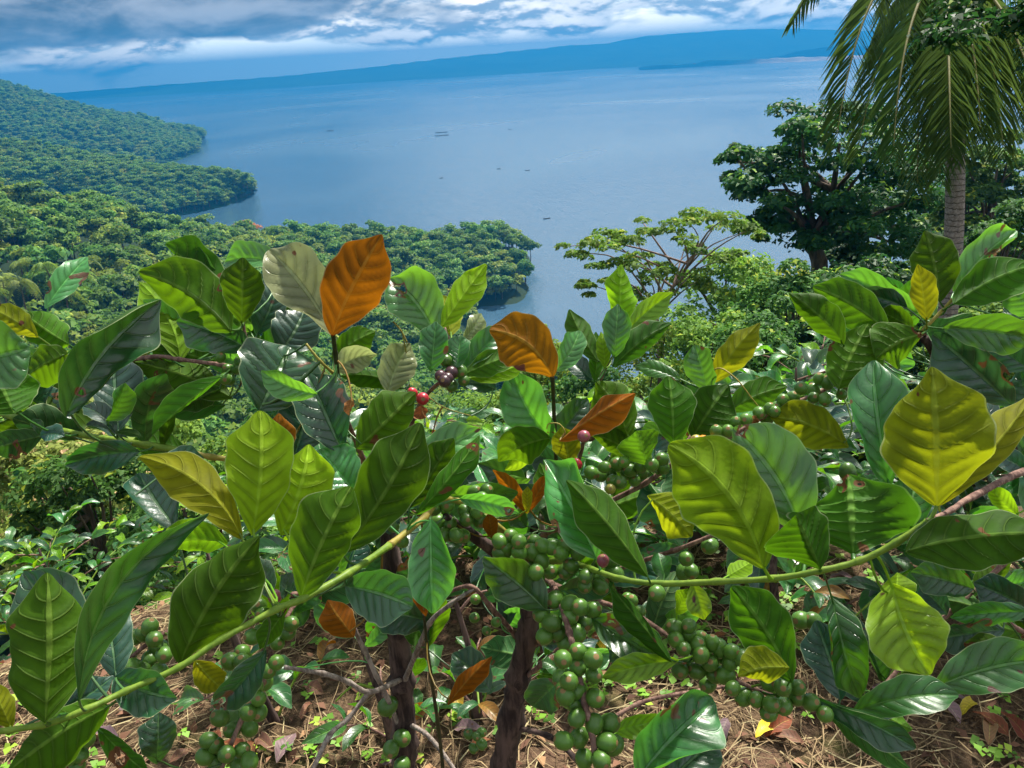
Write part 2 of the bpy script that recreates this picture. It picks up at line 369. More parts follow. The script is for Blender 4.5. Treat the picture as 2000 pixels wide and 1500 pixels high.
def make_ground():
    az = np.radians(np.concatenate([np.linspace(-180, -52, 26)[:-1], np.linspace(-52, 52, 230), np.linspace(52, 180, 26)[1:]]))
    D = np.concatenate([[.05], np.geomspace(.4, 900*KS, 190)])
    A, R_ = np.meshgrid(az, D); X = np.sin(A)*R_; Y = np.cos(A)*R_; Zz = height(X, Y)
    V = np.stack([X, Y, Zz], -1).reshape(-1, 3); n, k = len(D), len(az)
    i, j = np.meshgrid(np.arange(n-1), np.arange(k-1), indexing='ij'); a = (i*k+j).ravel()
    Fc = np.stack([a, a+1, a+k+1, a+k], -1)
    o = obj('ground', quads_mesh('ground', V, Fc[:, ::-1], ground_mat(), smooth=True)); o['kind'] = 'structure'
make_ground()

def water_mat():
    m, N = material('lake_water'); tc = N.new('ShaderNodeTexCoord').outputs['Object']
    mp = N.new('ShaderNodeMapping'); N.l.new(tc, mp.inputs[0]); mp.inputs['Scale'].default_value = (1, .45, 1); mp.inputs['Rotation'].default_value = (0, 0, .35)
    n = N.noise(mp.outputs[0], .16, 5, .62, .4); n2 = N.noise(mp.outputs[0], .016, 4, .55); n3 = N.noise(tc, .0016, 4, .55, .6)
    c = N.mix(N.step(n3, .35, .65), (.040, .095, .150), (.060, .125, .185))
    out(N, principled(N, c, N.step(n3, .3, .7, .16, .30), .5, bump(N, N.math('ADD', n, N.math('MULTIPLY', n2, 2.)), .55, .9))); return m
WM = water_mat()
lk = obj('lake', mesh('lake', [(-6500, 150, LAKE), (6500, 150, LAKE), (6500, 8200, LAKE), (-6500, 8200, LAKE)], [(0, 1, 2, 3)], WM)); lk['kind'] = 'structure'

def loft_hill(name, rows, mat, sub=(60, 14), amp=8, seed=0, kind='structure'):
    """rows of world points from shore to ridge to far foot, each resampled and joined into one sheet"""
    n, r = sub; R2 = []
    for row in rows:
        row = np.asarray(row, float); s = np.concatenate([[0], np.cumsum(np.linalg.norm(np.diff(row[:, :2], axis=0), axis=1))]); s /= s[-1]
        R2.append(np.stack([np.interp(np.linspace(0, 1, n), s, row[:, k]) for k in range(3)], -1))
    R2 = np.array(R2); t = np.linspace(0, len(rows)-1, r*(len(rows)-1)+1); G = []
    for tt in t:
        i = min(int(tt), len(rows)-2); f = tt-i; G.append(R2[i]*(1-f) + R2[i+1]*f)
    G = np.array(G); w = np.sin(np.clip(t/(len(rows)-1), 0, 1)*math.pi)[:, None]
    G[..., 2] += w*amp*(vnoise(G[..., :2]/(amp*14), seed) + .5*vnoise(G[..., :2]/(amp*5), seed+1))
    k = n; m_ = len(t); i, j = np.meshgrid(np.arange(m_-1), np.arange(k-1), indexing='ij'); a = (i*k+j).ravel()
    Fc = np.stack([a, a+1, a+k+1, a+k], -1)
    o = obj(name, quads_mesh(name, G.reshape(-1, 3), Fc, mat, smooth=True)); o['kind'] = kind
    return o, G
def hill_mat(name, a, b, scale, c=None):
    m, N = material(name); tc = N.new('ShaderNodeTexCoord').outputs['Object']; n = N.noise(tc, scale, 7, .7)
    col = N.mix(N.step(n, .35, .65), a, b)
    if c is not None: col = N.mix(N.step(N.noise(tc, scale*.12, 4, .6), .45, .62), col, c)
    out(N, principled(N, col, .9, .1, bump(N, n, .8, 1/scale*.4))); return m
HM = hill_mat('forest_floor', (.010, .034, .012), (.03, .075, .02), .05)
def px_shore(pts): return [onz(x, y, LAKE-1) for x, y in pts]
# second headland, about a kilometre off
shore2 = px_shore([(498, 383), (455, 402), (447, 408), (455, 425), (475, 440)]); shore2 = [shore2[0]] + shore2[1:] + [onz(560, 470, LAKE-3)]
def row_px(pts): return [ondist(x, y, D*KS) for x, y, D in pts]
s2 = [onz(500, 381, LAKE-2), onz(470, 398, LAKE-2), onz(446, 408, LAKE-2), onz(300, 440, LAKE-2), onz(-150, 470, LAKE-2)]
m2 = row_px([(485, 371, 1090), (440, 366, 1090), (330, 362, 1080), (150, 352, 1090), (-250, 330, 1100)])
r2 = row_px([(470, 362, 1130), (400, 356, 1150), (280, 338, 1190), (120, 310, 1240), (-300, 270, 1300)])
b2 = [p + np.array([40, 260, -90])*KS for p in r2]
h2, G2 = loft_hill('hill', [s2, m2, r2, b2], HM, (70, 12), 5, 21)
# third, the tall ridge on the left
s3 = [onz(404, 268, LAKE-2), onz(399, 285, LAKE-2), onz(400, 299, LAKE-2), onz(335, 328, LAKE-2), onz(150, 338, LAKE-2), onz(-250, 345, LAKE-2)]
m3 = row_px([(392, 263, 2180), (370, 262, 2150), (320, 262, 2100), (240, 258, 2000), (90, 245, 1950), (-300, 230, 1900)])
r3 = row_px([(385, 257, 2330), (330, 249, 2350), (255, 236, 2380), (170, 218, 2400), (70, 192, 2420), (-50, 150, 2450), (-300, 112, 2500)])
b3 = [p + np.array([-40, 700, -170])*KS for p in r3]
h3, G3 = loft_hill('hill', [s3, m3, r3, b3], HM, (90, 14), 7, 31)
# the far shore and its long ridge
FM = hill_mat('far_forest', (.012, .040, .020), (.035, .075, .035), .004)
sf = [onz(x, y, LAKE-2) for x, y in [(-200, 216), (190, 193), (600, 169), (1000, 145), (1250, 131), (1640, 108), (1900, 92), (2300, 70)]]
rf = row_px([(-200, 200, 9300), (120, 181, 9300), (250, 171, 9300), (380, 161, 9300), (560, 148, 9300), (700, 134, 9400), (850, 116, 9500), (1000, 100, 9600), (1110, 89, 9600), (1190, 84, 9700), (1260, 70, 9800), (1450, 57, 9900), (1540, 56, 9900), (1700, 60, 9900), (1900, 62, 9900), (2300, 40, 9900)])
mf = [np.array([s[0]*1.05, s[1]*1.05, -80.]) for s in sf]
bf = [p*np.array([1.15, 1.15, 1]) + np.array([0, 0, -220.]) for p in rf]
loft_hill('far_ridge', [sf, mf, rf, bf], FM, (160, 8), 4, 41)
# the bare volcanic island lying off the far shore, and the low hills behind it
IM = hill_mat('island_ash', (.34, .23, .19), (.55, .38, .30), .012, (.85, .60, .42))
IM2 = hill_mat('island_scrub', (.05, .05, .06), (.12, .085, .09), .01)
i_s = [onz(x, y, LAKE-1) for x, y in [(1246, 134), (1330, 131), (1450, 126), (1560, 121), (1660, 116), (1760, 112)]]
i_r = row_px([(1252, 130, 6700), (1300, 127, 6750), (1355, 124, 6800), (1385, 117, 6850), (1420, 118, 6850), (1480, 115, 6850), (1560, 112, 6800), (1620, 110, 6800), (1650, 108, 6800), (1760, 106, 6700)])
i_b = [p*np.array([1.08, 1.08, 1]) + np.array([0, 0, -60.]) for p in i_r]
loft_hill('island', [i_s, i_r, i_b], IM, (120, 8), 2.5, 51)
j_s = [onz(x, y, LAKE-1) for x, y in [(1500, 119), (1600, 114), (1700, 109), (1900, 98)]]
j_r = row_px([(1505, 116, 7200), (1540, 104, 7250), (1590, 94, 7300), (1640, 90, 7300), (1720, 90, 7300), (1900, 82, 7300)])
j_b = [p*np.array([1.08, 1.08, 1]) + np.array([0, 0, -80.]) for p in j_r]
loft_hill('island', [j_s, j_r, j_b], IM2, (80, 8), 3, 61)

# ------------------------------------------------------------------ trees
def leaf_faces(C, Nn, size, aspect=.5, rg=RNG, fold=.25):
    """one folded rhombus leaf per centre C with normal about Nn -> verts (n*4), faces"""
    n = len(C); Nn = norm(Nn); a = norm(np.cross(Nn, norm(rg.normal(size=(n, 3))))); b = np.cross(Nn, a)
    L = (size*(.6+.8*rg.random(n)))[:, None] if np.isscalar(size) else size[:, None]
    W = L*aspect
    p0 = C - a*L*.5; p2 = C + a*L*.5 - Nn*L*.12; p1 = C + b*W*.5 + Nn*W*fold; p3 = C - b*W*.5 + Nn*W*fold
    V = np.stack([p0, p1, p2, p3], 1).reshape(-1, 3); i = np.arange(n)*4
    return V, np.stack([i, i+1, i+2, i+3], -1)
def crown_points(centres, radii, flat, per, rg, updown=.35):
    Cs, Ns, Ts = [], [], []
    for c, r in zip(centres, radii):
        d = norm(rg.normal(size=(per, 3))); d[:, 2] = np.where(d[:, 2] < -.2, -d[:, 2]*.6, d[:, 2])
        rr = r*(.55+.5*rg.random(per)**.6)[:, None]; p = c + d*rr*np.array([1, 1, flat])
        Cs.append(p); Ns.append(d*.6 + np.array([0, 0, .55]) + rg.normal(size=(per, 3))*updown)
        base = rg.random()*.5
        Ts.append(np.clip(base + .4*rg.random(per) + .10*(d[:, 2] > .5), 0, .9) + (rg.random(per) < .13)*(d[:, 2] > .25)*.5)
    return np.concatenate(Cs), np.concatenate(Ns), np.concatenate(Ts)
def make_broadleaf(seed, H, R_, nclump, per, leaf, mat, flat=.55, crown0=.45, lean=(0, 0), clump=.32, trunk_r=None, open_=0., bark=None, limbs=True, asp=.5, cen=None, cr=None, path=None, lstep=1):
    """a tree standing at the origin: returns (trunk mesh, crown mesh)"""
    rg = np.random.default_rng(seed); top = np.array([lean[0], lean[1], H])
    cc = np.array([lean[0]*.8, lean[1]*.8, H*(crown0+1)/2]); hz = H*(1-crown0)/2
    given = cen is not None
    d = norm(rg.normal(size=(nclump*3, 3)))[:nclump]; rad = (.45+.55*rg.random(nclump)**.5)
    cen = np.asarray(cen) if given else cc + d*rad[:, None]*np.array([R_*(1-clump*.6), R_*(1-clump*.6), hz*(1-clump*.4)])
    # round shoulders: clumps far out sit lower
    ro = np.hypot(cen[:, 0]-cc[0], cen[:, 1]-cc[1])/R_
    if not given: cen[:, 2] -= ro**2*hz*.35; cr = R_*clump*(.7+.6*rg.random(nclump))
    Cp, Np, Tp = crown_points(cen, cr, flat, per, rg)
    if open_: k = vnoise(Cp[:, :2]/(R_*.12), seed) + vnoise(Cp[:, 1:]/(R_*.10), seed+1) > -open_; Cp, Np, Tp = Cp[k], Np[k], Tp[k]
    V, Fc = leaf_faces(Cp, Np, leaf, asp, rg)
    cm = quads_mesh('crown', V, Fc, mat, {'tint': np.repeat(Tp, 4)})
    tr = trunk_r or H*.022; parts = []
    mid = np.array([lean[0]*.25+rg.normal()*H*.02, lean[1]*.25, H*crown0*.7]); tp = np.array([lean[0]*.8, lean[1]*.8, H*.82])
    pp, rr = smooth_path([np.array([0, 0, -.6]), np.array([0, 0, H*.04]), mid, cc, tp] if path is None else path, [tr*1.35, tr*1.1, tr*.8, tr*.45, tr*.15], 4)
    parts.append(tube(pp, rr, 8, rough=.2, seed=seed))
    if limbs:
        for c in cen[::lstep][:34]:
            s = pp[int(len(pp)*(.35+.45*rg.random()))]; md = (s+c)/2 + np.array([0, 0, H*.03]) + rg.normal(size=3)*H*.015
            q, w = smooth_path([s, md, c], [tr*.42, tr*.24, tr*.08], 4); parts.append(tube(q, w, 6))
    tv, tf = merge(parts)
    return mesh('trunk', tv, tf, bark or TREEBARK), cm
def far_tree_mesh(seed, mat, H=10, R_=4.6, nb=9, per=70, leaf=1.15, shape=.55):
    """a whole small tree in one mesh, for trees only a few pixels high"""
    rg = np.random.default_rng(seed)
    tm, cm = make_broadleaf(seed, H, R_, nb, per, leaf, mat, flat=shape, crown0=.38, clump=.46, limbs=False, asp=.62)
    tv = np.empty(len(tm.vertices)*3, np.float32); tm.vertices.foreach_get('co', tv); tv = tv.reshape(-1, 3)
    cv = np.empty(len(cm.vertices)*3, np.float32); cm.vertices.foreach_get('co', cv); cv = cv.reshape(-1, 3)
    at = np.empty(len(cv), np.float32); cm.attributes['tint'].data.foreach_get('value', at)
    tq = [tuple(p.vertices) for p in tm.polygons if len(p.vertices) == 4]; tq = np.array(tq, np.int32)
    Fq = np.concatenate([np.arange(len(cv), dtype=np.int32).reshape(-1, 4), tq+len(cv)])
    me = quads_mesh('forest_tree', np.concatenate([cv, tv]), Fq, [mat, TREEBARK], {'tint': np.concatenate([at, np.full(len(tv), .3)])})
    mi = np.zeros(len(me.polygons), np.int32); mi[len(cv)//4:] = 1; me.polygons.foreach_set('material_index', mi)
    bpy.data.meshes.remove(tm); bpy.data.meshes.remove(cm); return me
def palm_mesh(seed, H=11, nf=16, L=3.4, nl=16):
    rg = np.random.default_rng(seed); V, Fc, o = [], [], 0
    pp, rr = smooth_path([(0, 0, -.5), (.2, 0, H*.5), (rg.normal()*.6, rg.normal()*.6, H)], [.22, .16, .13], 4); tv, tf = tube(pp, rr, 6)
    top = pp[-1]; quad = [f for f in tf if len(f) == 4]; V.append(tv); Fc += quad; o = len(tv); nt = len(quad)
    for k in range(nf):
        a = k/nf*6.283+rg.random()*.3; up = rg.random()*1.3-.2; d = np.array([math.cos(a), math.sin(a), 0]); sd = np.array([-d[1], d[0], 0])
        for j in range(nl):
            t = (j+.5)/nl; p = top + d*L*t*(1-.15*t) + np.array([0, 0, L*(up*t - (1.0+.3*up)*t*t)])
            w = L*.26*math.sin(math.pi*min(1, .12+t*.85)); th = L/nl*.42
            for s in (-1, 1):
                e = p + sd*s*w - np.array([0, 0, w*.75]) + d*w*.35
                V.append(np.array([p-d*th, p+d*th, e+d*th*.4, e-d*th*.4])); Fc.append((o, o+1, o+2, o+3)); o += 4
    V = np.concatenate(V); me = quads_mesh('forest_palm', V, np.array(Fc), [FO['forest2'], TREEBARK], {'tint': np.repeat(rg.random(len(V)//4+1)*.8, 4)[:len(V)]})
    mi = np.zeros(len(me.polygons), np.int32); mi[:nt] = 1; me.polygons.foreach_set('material_index', mi); return me

LO = [far_tree_mesh(100+i, FO['forest' if i % 3 else 'forest2'], 9+i % 3*1.5, 4.4+.5*(i % 2), 9+i % 3, 60, 1.2, .5+.08*(i % 3)) for i in range(6)]
HI = [far_tree_mesh(200+i, FO['forest' if i % 2 else 'forest2'], 9.5+i % 3*1.5, 4.3+.5*(i % 2), 26, 130, .48, .5+.06*(i % 3)) for i in range(5)]
PALM = [palm_mesh(300+i) for i in range(2)]
GOLD = [far_tree_mesh(400+i, FO['gold'], 9, 4.4, 10, 70, 1.0, .5) for i in range(2)]
ORNG = far_tree_mesh(410, FO['orange'], 10, 6.0, 14, 90, 1.0, .45)

def scatter_forest():
    rg = np.random.default_rng(77); pts = []
    # near slope, valley and peninsula
    for D0, D1, sp in ((55, 110, 5.6), (110, 220, 6.0), (220, 520, 6.2)):
        n = int(.5*(D1**2-D0**2)*math.radians(88)/sp**2)
        D = np.sqrt(rg.random(n)*(D1**2-D0**2)+D0**2); az = np.radians(-46+88*rg.random(n))
        x, y = D*np.sin(az), D*np.cos(az); z = height(x, y, False); k = z > LAKE+.3
        # keep the right side open where single trees are built
        pts += [(a, b, c, 's') for a, b, c in zip(x[k], y[k], z[k])]
    return np.array([p[:3] for p in pts])
FP = scatter_forest()
px, py, pd = [], [], []
for p in FP:
    a, b, c = proj(p + np.array([0, 0, 6.])); px.append(a); py.append(b); pd.append(c)
px, py, pd = map(np.array, (px, py, pd)); DD = np.hypot(FP[:, 0], FP[:, 1])
# nothing of the slope directly behind the single trees on the right, nor crowns that would rise over the open water
keep = ~((DD < 90) & (py < 700)) & ~((px > 1040) & (py < 560) & (DD > 60))
keep &= ~((px > 880) & (px < 1180) & (py < 660) & (DD < 290))
FP, px, py, pd, DD = FP[keep], px[keep], py[keep], pd[keep], DD[keep]
vis = (px > -30) & (px < 2030) & (py > 330) & (py < 900)
order = np.argsort(DD + np.where(vis, 0, 1e6))
# trees that stand out of the forest are picked by where they grow
def nearest(x, y, used):
    d = np.hypot(px-x, py-y) + np.where(vis, 0, 1e6); d[list(used)] = 1e6; return int(np.argmin(d))
used = set(); special = {}
k = nearest(484, 466, used); used.add(k); special[k] = ('o',)
for x, y in ((380, 476), (432, 470), (398, 445), (560, 462), (250, 470), (590, 470), (515, 462), (130, 470), (210, 480)):
    k = nearest(x, y, used); used.add(k); special[k] = ('g',)
for x, y in ((18, 560), (42, 575), (65, 552), (118, 610), (132, 590), (95, 480), (170, 590), (225, 585), (30, 610), (80, 640), (180, 560), (60, 660), (150, 640), (250, 560), (20, 520)):
    k = nearest(x, y, used); used.add(k); special[k] = ('p',)
ind = [k for k in order if k not in used and vis[k] and py[k] < 800][:255]
ind += [k for k in order if k not in used and k not in ind and vis[k] and py[k] < 560 and DD[k] > 220][:30]
rgF = random.Random(5)
def place_one(name, me, k, label, cat, group, sc=1.):
    o = obj(name, me, None, FP[k]); s = sc*rgF.uniform(.8, 1.25); o.scale = (s*rgF.uniform(.9, 1.15), s*rgF.uniform(.9, 1.15), s*rgF.uniform(.85, 1.2))
    o.rotation_euler = (0, 0, rgF.random()*6.28); tag(o, label, cat, group); return o
for k, (t,) in special.items():
    if t == 'o': place_one('orange_tree', ORNG, k, 'orange flowering tree rising out of the green forest behind the coffee bush', 'tree', None, 1.3)
    elif t == 'g': place_one('forest_tree', rgF.choice(GOLD), k, 'golden yellow crowned tree among green trees on the forested slope', 'tree', 'yellowing trees in the forest')
    else: place_one('coconut_palm', rgF.choice(PALM), k, 'small distant coconut palm among trees on the left forested slope', 'palm', 'distant palms in the forest', 1.1)
for k in ind:
    hi = DD[k] < 170; me = rgF.choice(HI if hi else LO)
    if DD[k] < 100: lb, g = 'leafy green tree in the valley just below the coffee bushes', 'trees in the valley below'
    elif px[k] < 560: lb, g = 'green tree crown in the forest covering the left slope', 'trees on the left slope'
    else: lb, g = 'green tree crown in the forest behind the central coffee leaves', 'trees behind the centre leaves'
    place_one('forest_tree', me, k, lb, 'tree', g)
    used.add(k)
FIRST = {m.name: None for m in LO}
def forest_mass(name, pts, scales, label, objs, seed):
    rg = np.random.default_rng(seed); me = bpy.data.meshes.new(name); me.vertices.add(len(pts)); me.vertices.foreach_set('co', np.asarray(pts, np.float32).ravel())
    for nm, typ, v in (('sc', 'FLOAT', scales), ('rz', 'FLOAT', rg.random(len(pts))*6.28)):
        a = me.attributes.new(nm, typ, 'POINT'); a.data.foreach_set('value', np.asarray(v, np.float32))
    a = me.attributes.new('ix', 'INT', 'POINT'); a.data.foreach_set('value', rg.integers(0, len(objs), len(pts)).astype(np.int32))
    o = obj(name, me); tag(o, label, 'forest', None, 'stuff')
    ng = bpy.data.node_groups.new(name, 'GeometryNodeTree'); ng.interface.new_socket('Geometry', in_out='INPUT', socket_type='NodeSocketGeometry'); ng.interface.new_socket('Geometry', in_out='OUTPUT', socket_type='NodeSocketGeometry')
    gi = ng.nodes.new('NodeGroupInput'); go = ng.nodes.new('NodeGroupOutput'); ip = ng.nodes.new('GeometryNodeInstanceOnPoints'); gt = ng.nodes.new('GeometryNodeGeometryToInstance')
    ng.links.new(gi.outputs[0], ip.inputs['Points'])
    for ob in objs[::-1]:
        n = ng.nodes.new('GeometryNodeObjectInfo'); n.inputs['Object'].default_value = ob; n.transform_space = 'ORIGINAL'; ng.links.new(n.outputs['Geometry'], gt.inputs[0])
    ng.links.new(gt.outputs[0], ip.inputs['Instance']); ip.inputs['Pick Instance'].default_value = True
    def na(nm, typ):
        n = ng.nodes.new('GeometryNodeInputNamedAttribute'); n.data_type = typ; n.inputs['Name'].default_value = nm; return n.outputs[0]
    ng.links.new(na('ix', 'INT'), ip.inputs['Instance Index']); ng.links.new(na('sc', 'FLOAT'), ip.inputs['Scale'])
    cx = ng.nodes.new('ShaderNodeCombineXYZ'); ng.links.new(na('rz', 'FLOAT'), cx.inputs[2])
    e2r = ng.nodes.new('FunctionNodeEulerToRotation'); ng.links.new(cx.outputs[0], e2r.inputs[0]); ng.links.new(e2r.outputs[0], ip.inputs['Rotation'])
    ng.links.new(ip.outputs[0], go.inputs[0]); md = o.modifiers.new('scatter', 'NODES'); md.node_group = ng; return o
tmpl = {}
for o in COL.objects:
    if o.type == 'MESH' and o.name.startswith('forest_tree') and o.data.name not in tmpl: tmpl[o.data.name] = o
tlo = [tmpl[m.name] for m in LO if m.name in tmpl]; thi = [tmpl[m.name] for m in HI if m.name in tmpl]
rest = np.array([k for k in range(len(FP)) if k not in used])
rg_ = np.random.default_rng(5)
if tlo: forest_mass('forest', FP[rest], .8+.45*rg_.random(len(rest)), 'dense green forest on the slopes and the peninsula by the lake', tlo, 1)
def on_sheet(G, n, seed, lo=.02, hi=.7):
    rg = np.random.default_rng(seed); m_, k = G.shape[:2]; a = (lo+(hi-lo)*rg.random(n))*(m_-1.001); b = rg.random(n)*(k-1.001)
    i, j = a.astype(int), b.astype(int); f, g = (a-i)[:, None], (b-j)[:, None]
    return G[i, j]*(1-f)*(1-g) + G[i+1, j]*f*(1-g) + G[i, j+1]*(1-f)*g + G[i+1, j+1]*f*g
q2 = on_sheet(G2, 2600, 8, .01, .74); q2 = q2[q2[:, 2] > LAKE+.2]
q3 = on_sheet(G3, 5200, 9, .005, .72); q3 = q3[q3[:, 2] > LAKE+.2]
if tlo:
    forest_mass('headland_forest', q2, .8+.4*rg_.random(len(q2)), 'hazy green forest covering the nearer headland at left', tlo, 2)
    forest_mass('ridge_forest', q3, .85+.5*rg_.random(len(q3)), 'blue green forest covering the tall ridge at far left', tlo, 3)

# ------------------------------------------------------------------ haze: the air over the lake
def make_haze(density=3.6e-4, col=(.02, .25, .58)):
    m = bpy.data.materials.new('haze'); m.use_nodes = True; N = NT(m.node_tree)
    v = N.new('ShaderNodeVolumePrincipled'); v.inputs['Density'].default_value = density; v.inputs['Color'].default_value = (*col, 1); v.inputs['Anisotropy'].default_value = .25
    out(N, None, v.outputs[0])
    try: m.cycles.homogeneous_volume = True
    except Exception: pass
    x, y0, y1, z0, z1 = 7500, -700, 9000, -400, 125
    V = [(sx*x, yy, zz) for zz in (z0, z1) for yy in (y0, y1) for sx in (-1, 1)]
    Fc = [(0, 2, 3, 1), (4, 5, 7, 6), (0, 1, 5, 4), (2, 6, 7, 3), (0, 4, 6, 2), (1, 3, 7, 5)]
    o = obj('haze', mesh('haze', V, Fc, m, False)); tag(o, 'pale blue haze hanging over the lake and the far hills', 'haze', None, 'stuff')
make_haze()

# ------------------------------------------------------------------ single trees on the slope
def slope_tree(name, label, px_, py_, D, wpx, mat, seed, nclump=24, per=200, leaf=.2, flat=.5, crown0=.35, open_=0., clump=.32, lean=(0, 0), group=None, minH=2.5, cat='tree'):
    top = ondist(px_, py_, D); g = float(height(np.array([top[0]-lean[0]*.8]), np.array([top[1]-lean[1]*.8]))[0])
    H = max(top[2]-g, minH); dep = proj(top)[2]; R_ = wpx/2/F*dep
    tm, cm = make_broadleaf(seed, H, R_, nclump, per, leaf, FO[mat], flat, crown0, lean, clump, None, open_)
    o = empty(name, (top[0]-lean[0]*.8, top[1]-lean[1]*.8, g), label, cat, group)
    obj('trunk', tm, o); obj('crown', cm, o); return o
ST = slope_tree
def clump_tree(label, clumps, D, thick, base, path_px, mat, seed, per, leaf, flat, sub=3, bark=None, tr=.3):
    """a tree whose main leaf masses are given as px, py, radius px at distance D; each is broken into smaller sprays in depth"""
    rg = np.random.default_rng(seed); bp = ondist(*base, D); b = np.array([bp[0], bp[1], float(height(bp[0:1], bp[1:2])[0])]); cen, cr = [], []
    for x, y, r in clumps:
        for k in range(sub):
            dd = D + rg.normal()*thick; c = ondist(x+rg.normal()*r*.45, y+rg.normal()*r*.35, dd); cen.append(c-b); cr.append(r/F*D*(.42+.35*rg.random()))
    path = [np.array([0, 0, -.6])] + [ondist(x, y, D)-b for x, y in path_px]
    tm, cm = make_broadleaf(seed, 10, 4, len(cen), per, leaf, FO[mat], flat, .3, (0, 0), .3, tr, 0., bark, True, .5, np.array(cen), np.array(cr), path, sub if bark is None else sub-1)
    o = empty('broadleaf_tree', b, label, 'tree'); obj('trunk', tm, o); obj('crown', cm, o)
clump_tree('large dark green broadleaf tree standing left of the coconut palm', [(1560, 256, 55), (1640, 248, 60), (1720, 250, 55), (1505, 310, 50), (1452, 345, 40), (1470, 385, 50), (1560, 330, 75), (1650, 320, 80), (1740, 320, 70), (1530, 410, 55), (1610, 400, 70), (1690, 400, 75), (1770, 390, 70), (1500, 450, 40), (1660, 470, 70), (1750, 470, 70), (1580, 470, 40), (1440, 300, 22), (1800, 330, 50)], 34, 1.6, (1590, 640), [(1600, 560), (1585, 470), (1620, 400), (1640, 280)], 'dark', 501, 170, .27, .62, 6, None, .34)
PINKBARK = bark_mat('pinkish_bark', (.16, .10, .085), (.34, .24, .20), 8, .3, bd=.02)
clump_tree('light green open tree with bare pinkish branches reaching over the water', [(1120, 492, 26), (1160, 476, 34), (1205, 468, 34), (1255, 470, 34), (1300, 452, 36), (1345, 428, 38), (1395, 424, 40), (1440, 438, 36), (1180, 520, 30), (1240, 515, 34), (1145, 560, 22), (1290, 510, 34), (1350, 480, 34), (1230, 575, 30), (1300, 570, 36), (1370, 560, 40), (1420, 500, 36), (1480, 452, 22)], 24, .9, (1300, 760), [(1290, 680), (1275, 620), (1330, 540), (1390, 450)], 'fresh', 503, 66, .17, .42, 5, PINKBARK, .10)
ST('broadleaf_tree', 'dark leaning tree filling the space between the palm trunk and the large dark tree', 1760, 320, 39, 260, 'dark', 502, 91, 202, .30, .7, .15, 1.6, 0.246)
ST('broadleaf_tree', 'pale feathery tree behind the open light green tree', 1420, 452, 46, 330, 'fresh', 504, 78, 175, .34, .7, .2, 1.6, 0.269)
ST('broadleaf_tree', 'dense green tree with yellow young leaves below the large dark tree', 1560, 492, 27, 330, 'mid', 505, 104, 189, .20, .7, .15, 1.6, 0.224)
ST('broadleaf_tree', 'dense dark tree low on the slope left of the palm trunk', 1720, 490, 25, 340, 'dark', 506, 104, 202, .22, .7, .1, 1.6, 0.224)
ST('shrub', 'light green bushy shrub right of the central upright coffee shoot', 1395, 575, 17, 330, 'light', 507, 104, 175, .12, .7, .1, 1.6, 0.224, cat='shrub')
ST('shrub', 'mid green bush on the slope behind the yellow coffee leaf', 1500, 615, 16, 320, 'mid', 508, 104, 175, .12, .7, .1, 1.6, 0.224, cat='shrub')
ST('shrub', 'dark bush on the slope behind the berry laden right branch', 1640, 640, 14, 340, 'dark', 509, 104, 175, .12, .7, .1, 1.6, 0.224, cat='shrub')
ST('shrub', 'pale green shrub below the open tree at the water edge', 1290, 596, 22, 320, 'light', 510, 78, 175, .13, .7, .1, 1.6, 0.246, cat='shrub')
ST('broadleaf_tree', 'hazy green tree at the right edge beside the hanging palm fronds', 1965, 235, 48, 280, 'mid', 511, 104, 175, .34, .7, .15, 1.6, 0.224)
ST('broadleaf_tree', 'dark tree behind the palm trunk on the right', 1900, 325, 58, 270, 'dark', 512, 91, 175, .40, .7, .15, 1.6, 0.246)
ST('broadleaf_tree', 'pale green layered tree at the right edge above the coffee cluster', 1985, 395, 33, 260, 'mid', 513, 91, 148, .24, .7, .25, 1.6, 0.224)
ST('broadleaf_tree', 'yellow green bushy tree under the right edge trees', 1950, 560, 22, 280, 'light', 514, 91, 175, .16, .7, .15, 1.6, 0.224)
ST('broadleaf_tree', 'light green tree top showing under the peninsula inlet', 1065, 616, 27, 290, 'light', 516, 104, 175, .19, .7, .2, 1.6, 0.224)
ST('shrub', 'green bush on the slope behind the bronze coffee leaf', 1150, 690, 15, 260, 'mid', 517, 91, 175, .12, .7, .1, 1.6, 0.224, cat='shrub')
ST('broadleaf_tree', 'yellow green tree in the gap at the middle of the coffee bush', 935, 765, 26, 340, 'light', 518, 104, 189, .16, .7, .2, 1.6, 0.224)
ST('shrub', 'light green shrub low in the gap beside the red berries', 900, 850, 13, 280, 'light', 519, 91, 175, .10, .7, .1, 1.6, 0.224, cat='shrub')
ST('broadleaf_tree', 'yellow and pink flushed tree at the left edge behind the coffee twig', 70, 742, 16, 340, 'pink', 520, 104, 148, .14, .7, .25, 1.6, 0.202)
ST('broadleaf_tree', 'fresh green tree behind the big glossy leaf at left', 330, 775, 19, 350, 'light', 521, 104, 175, .15, .7, .2, 1.6, 0.213)
ST('broadleaf_tree', 'dark branched tree below the left coffee twig', 130, 850, 12, 340, 'mid', 522, 91, 148, .11, .7, .3, 1.6, 0.202)
ST('broadleaf_tree', 'mid green tree behind the round dark coffee leaf', 560, 740, 34, 320, 'mid', 523, 91, 189, .24, .7, .2, 1.6, 0.224)
ST('shrub', 'dark shrub in the shade under the left coffee twig', 330, 880, 9.5, 340, 'mid', 524, 104, 148, .09, .7, .1, 1.6, 0.202, cat='shrub')
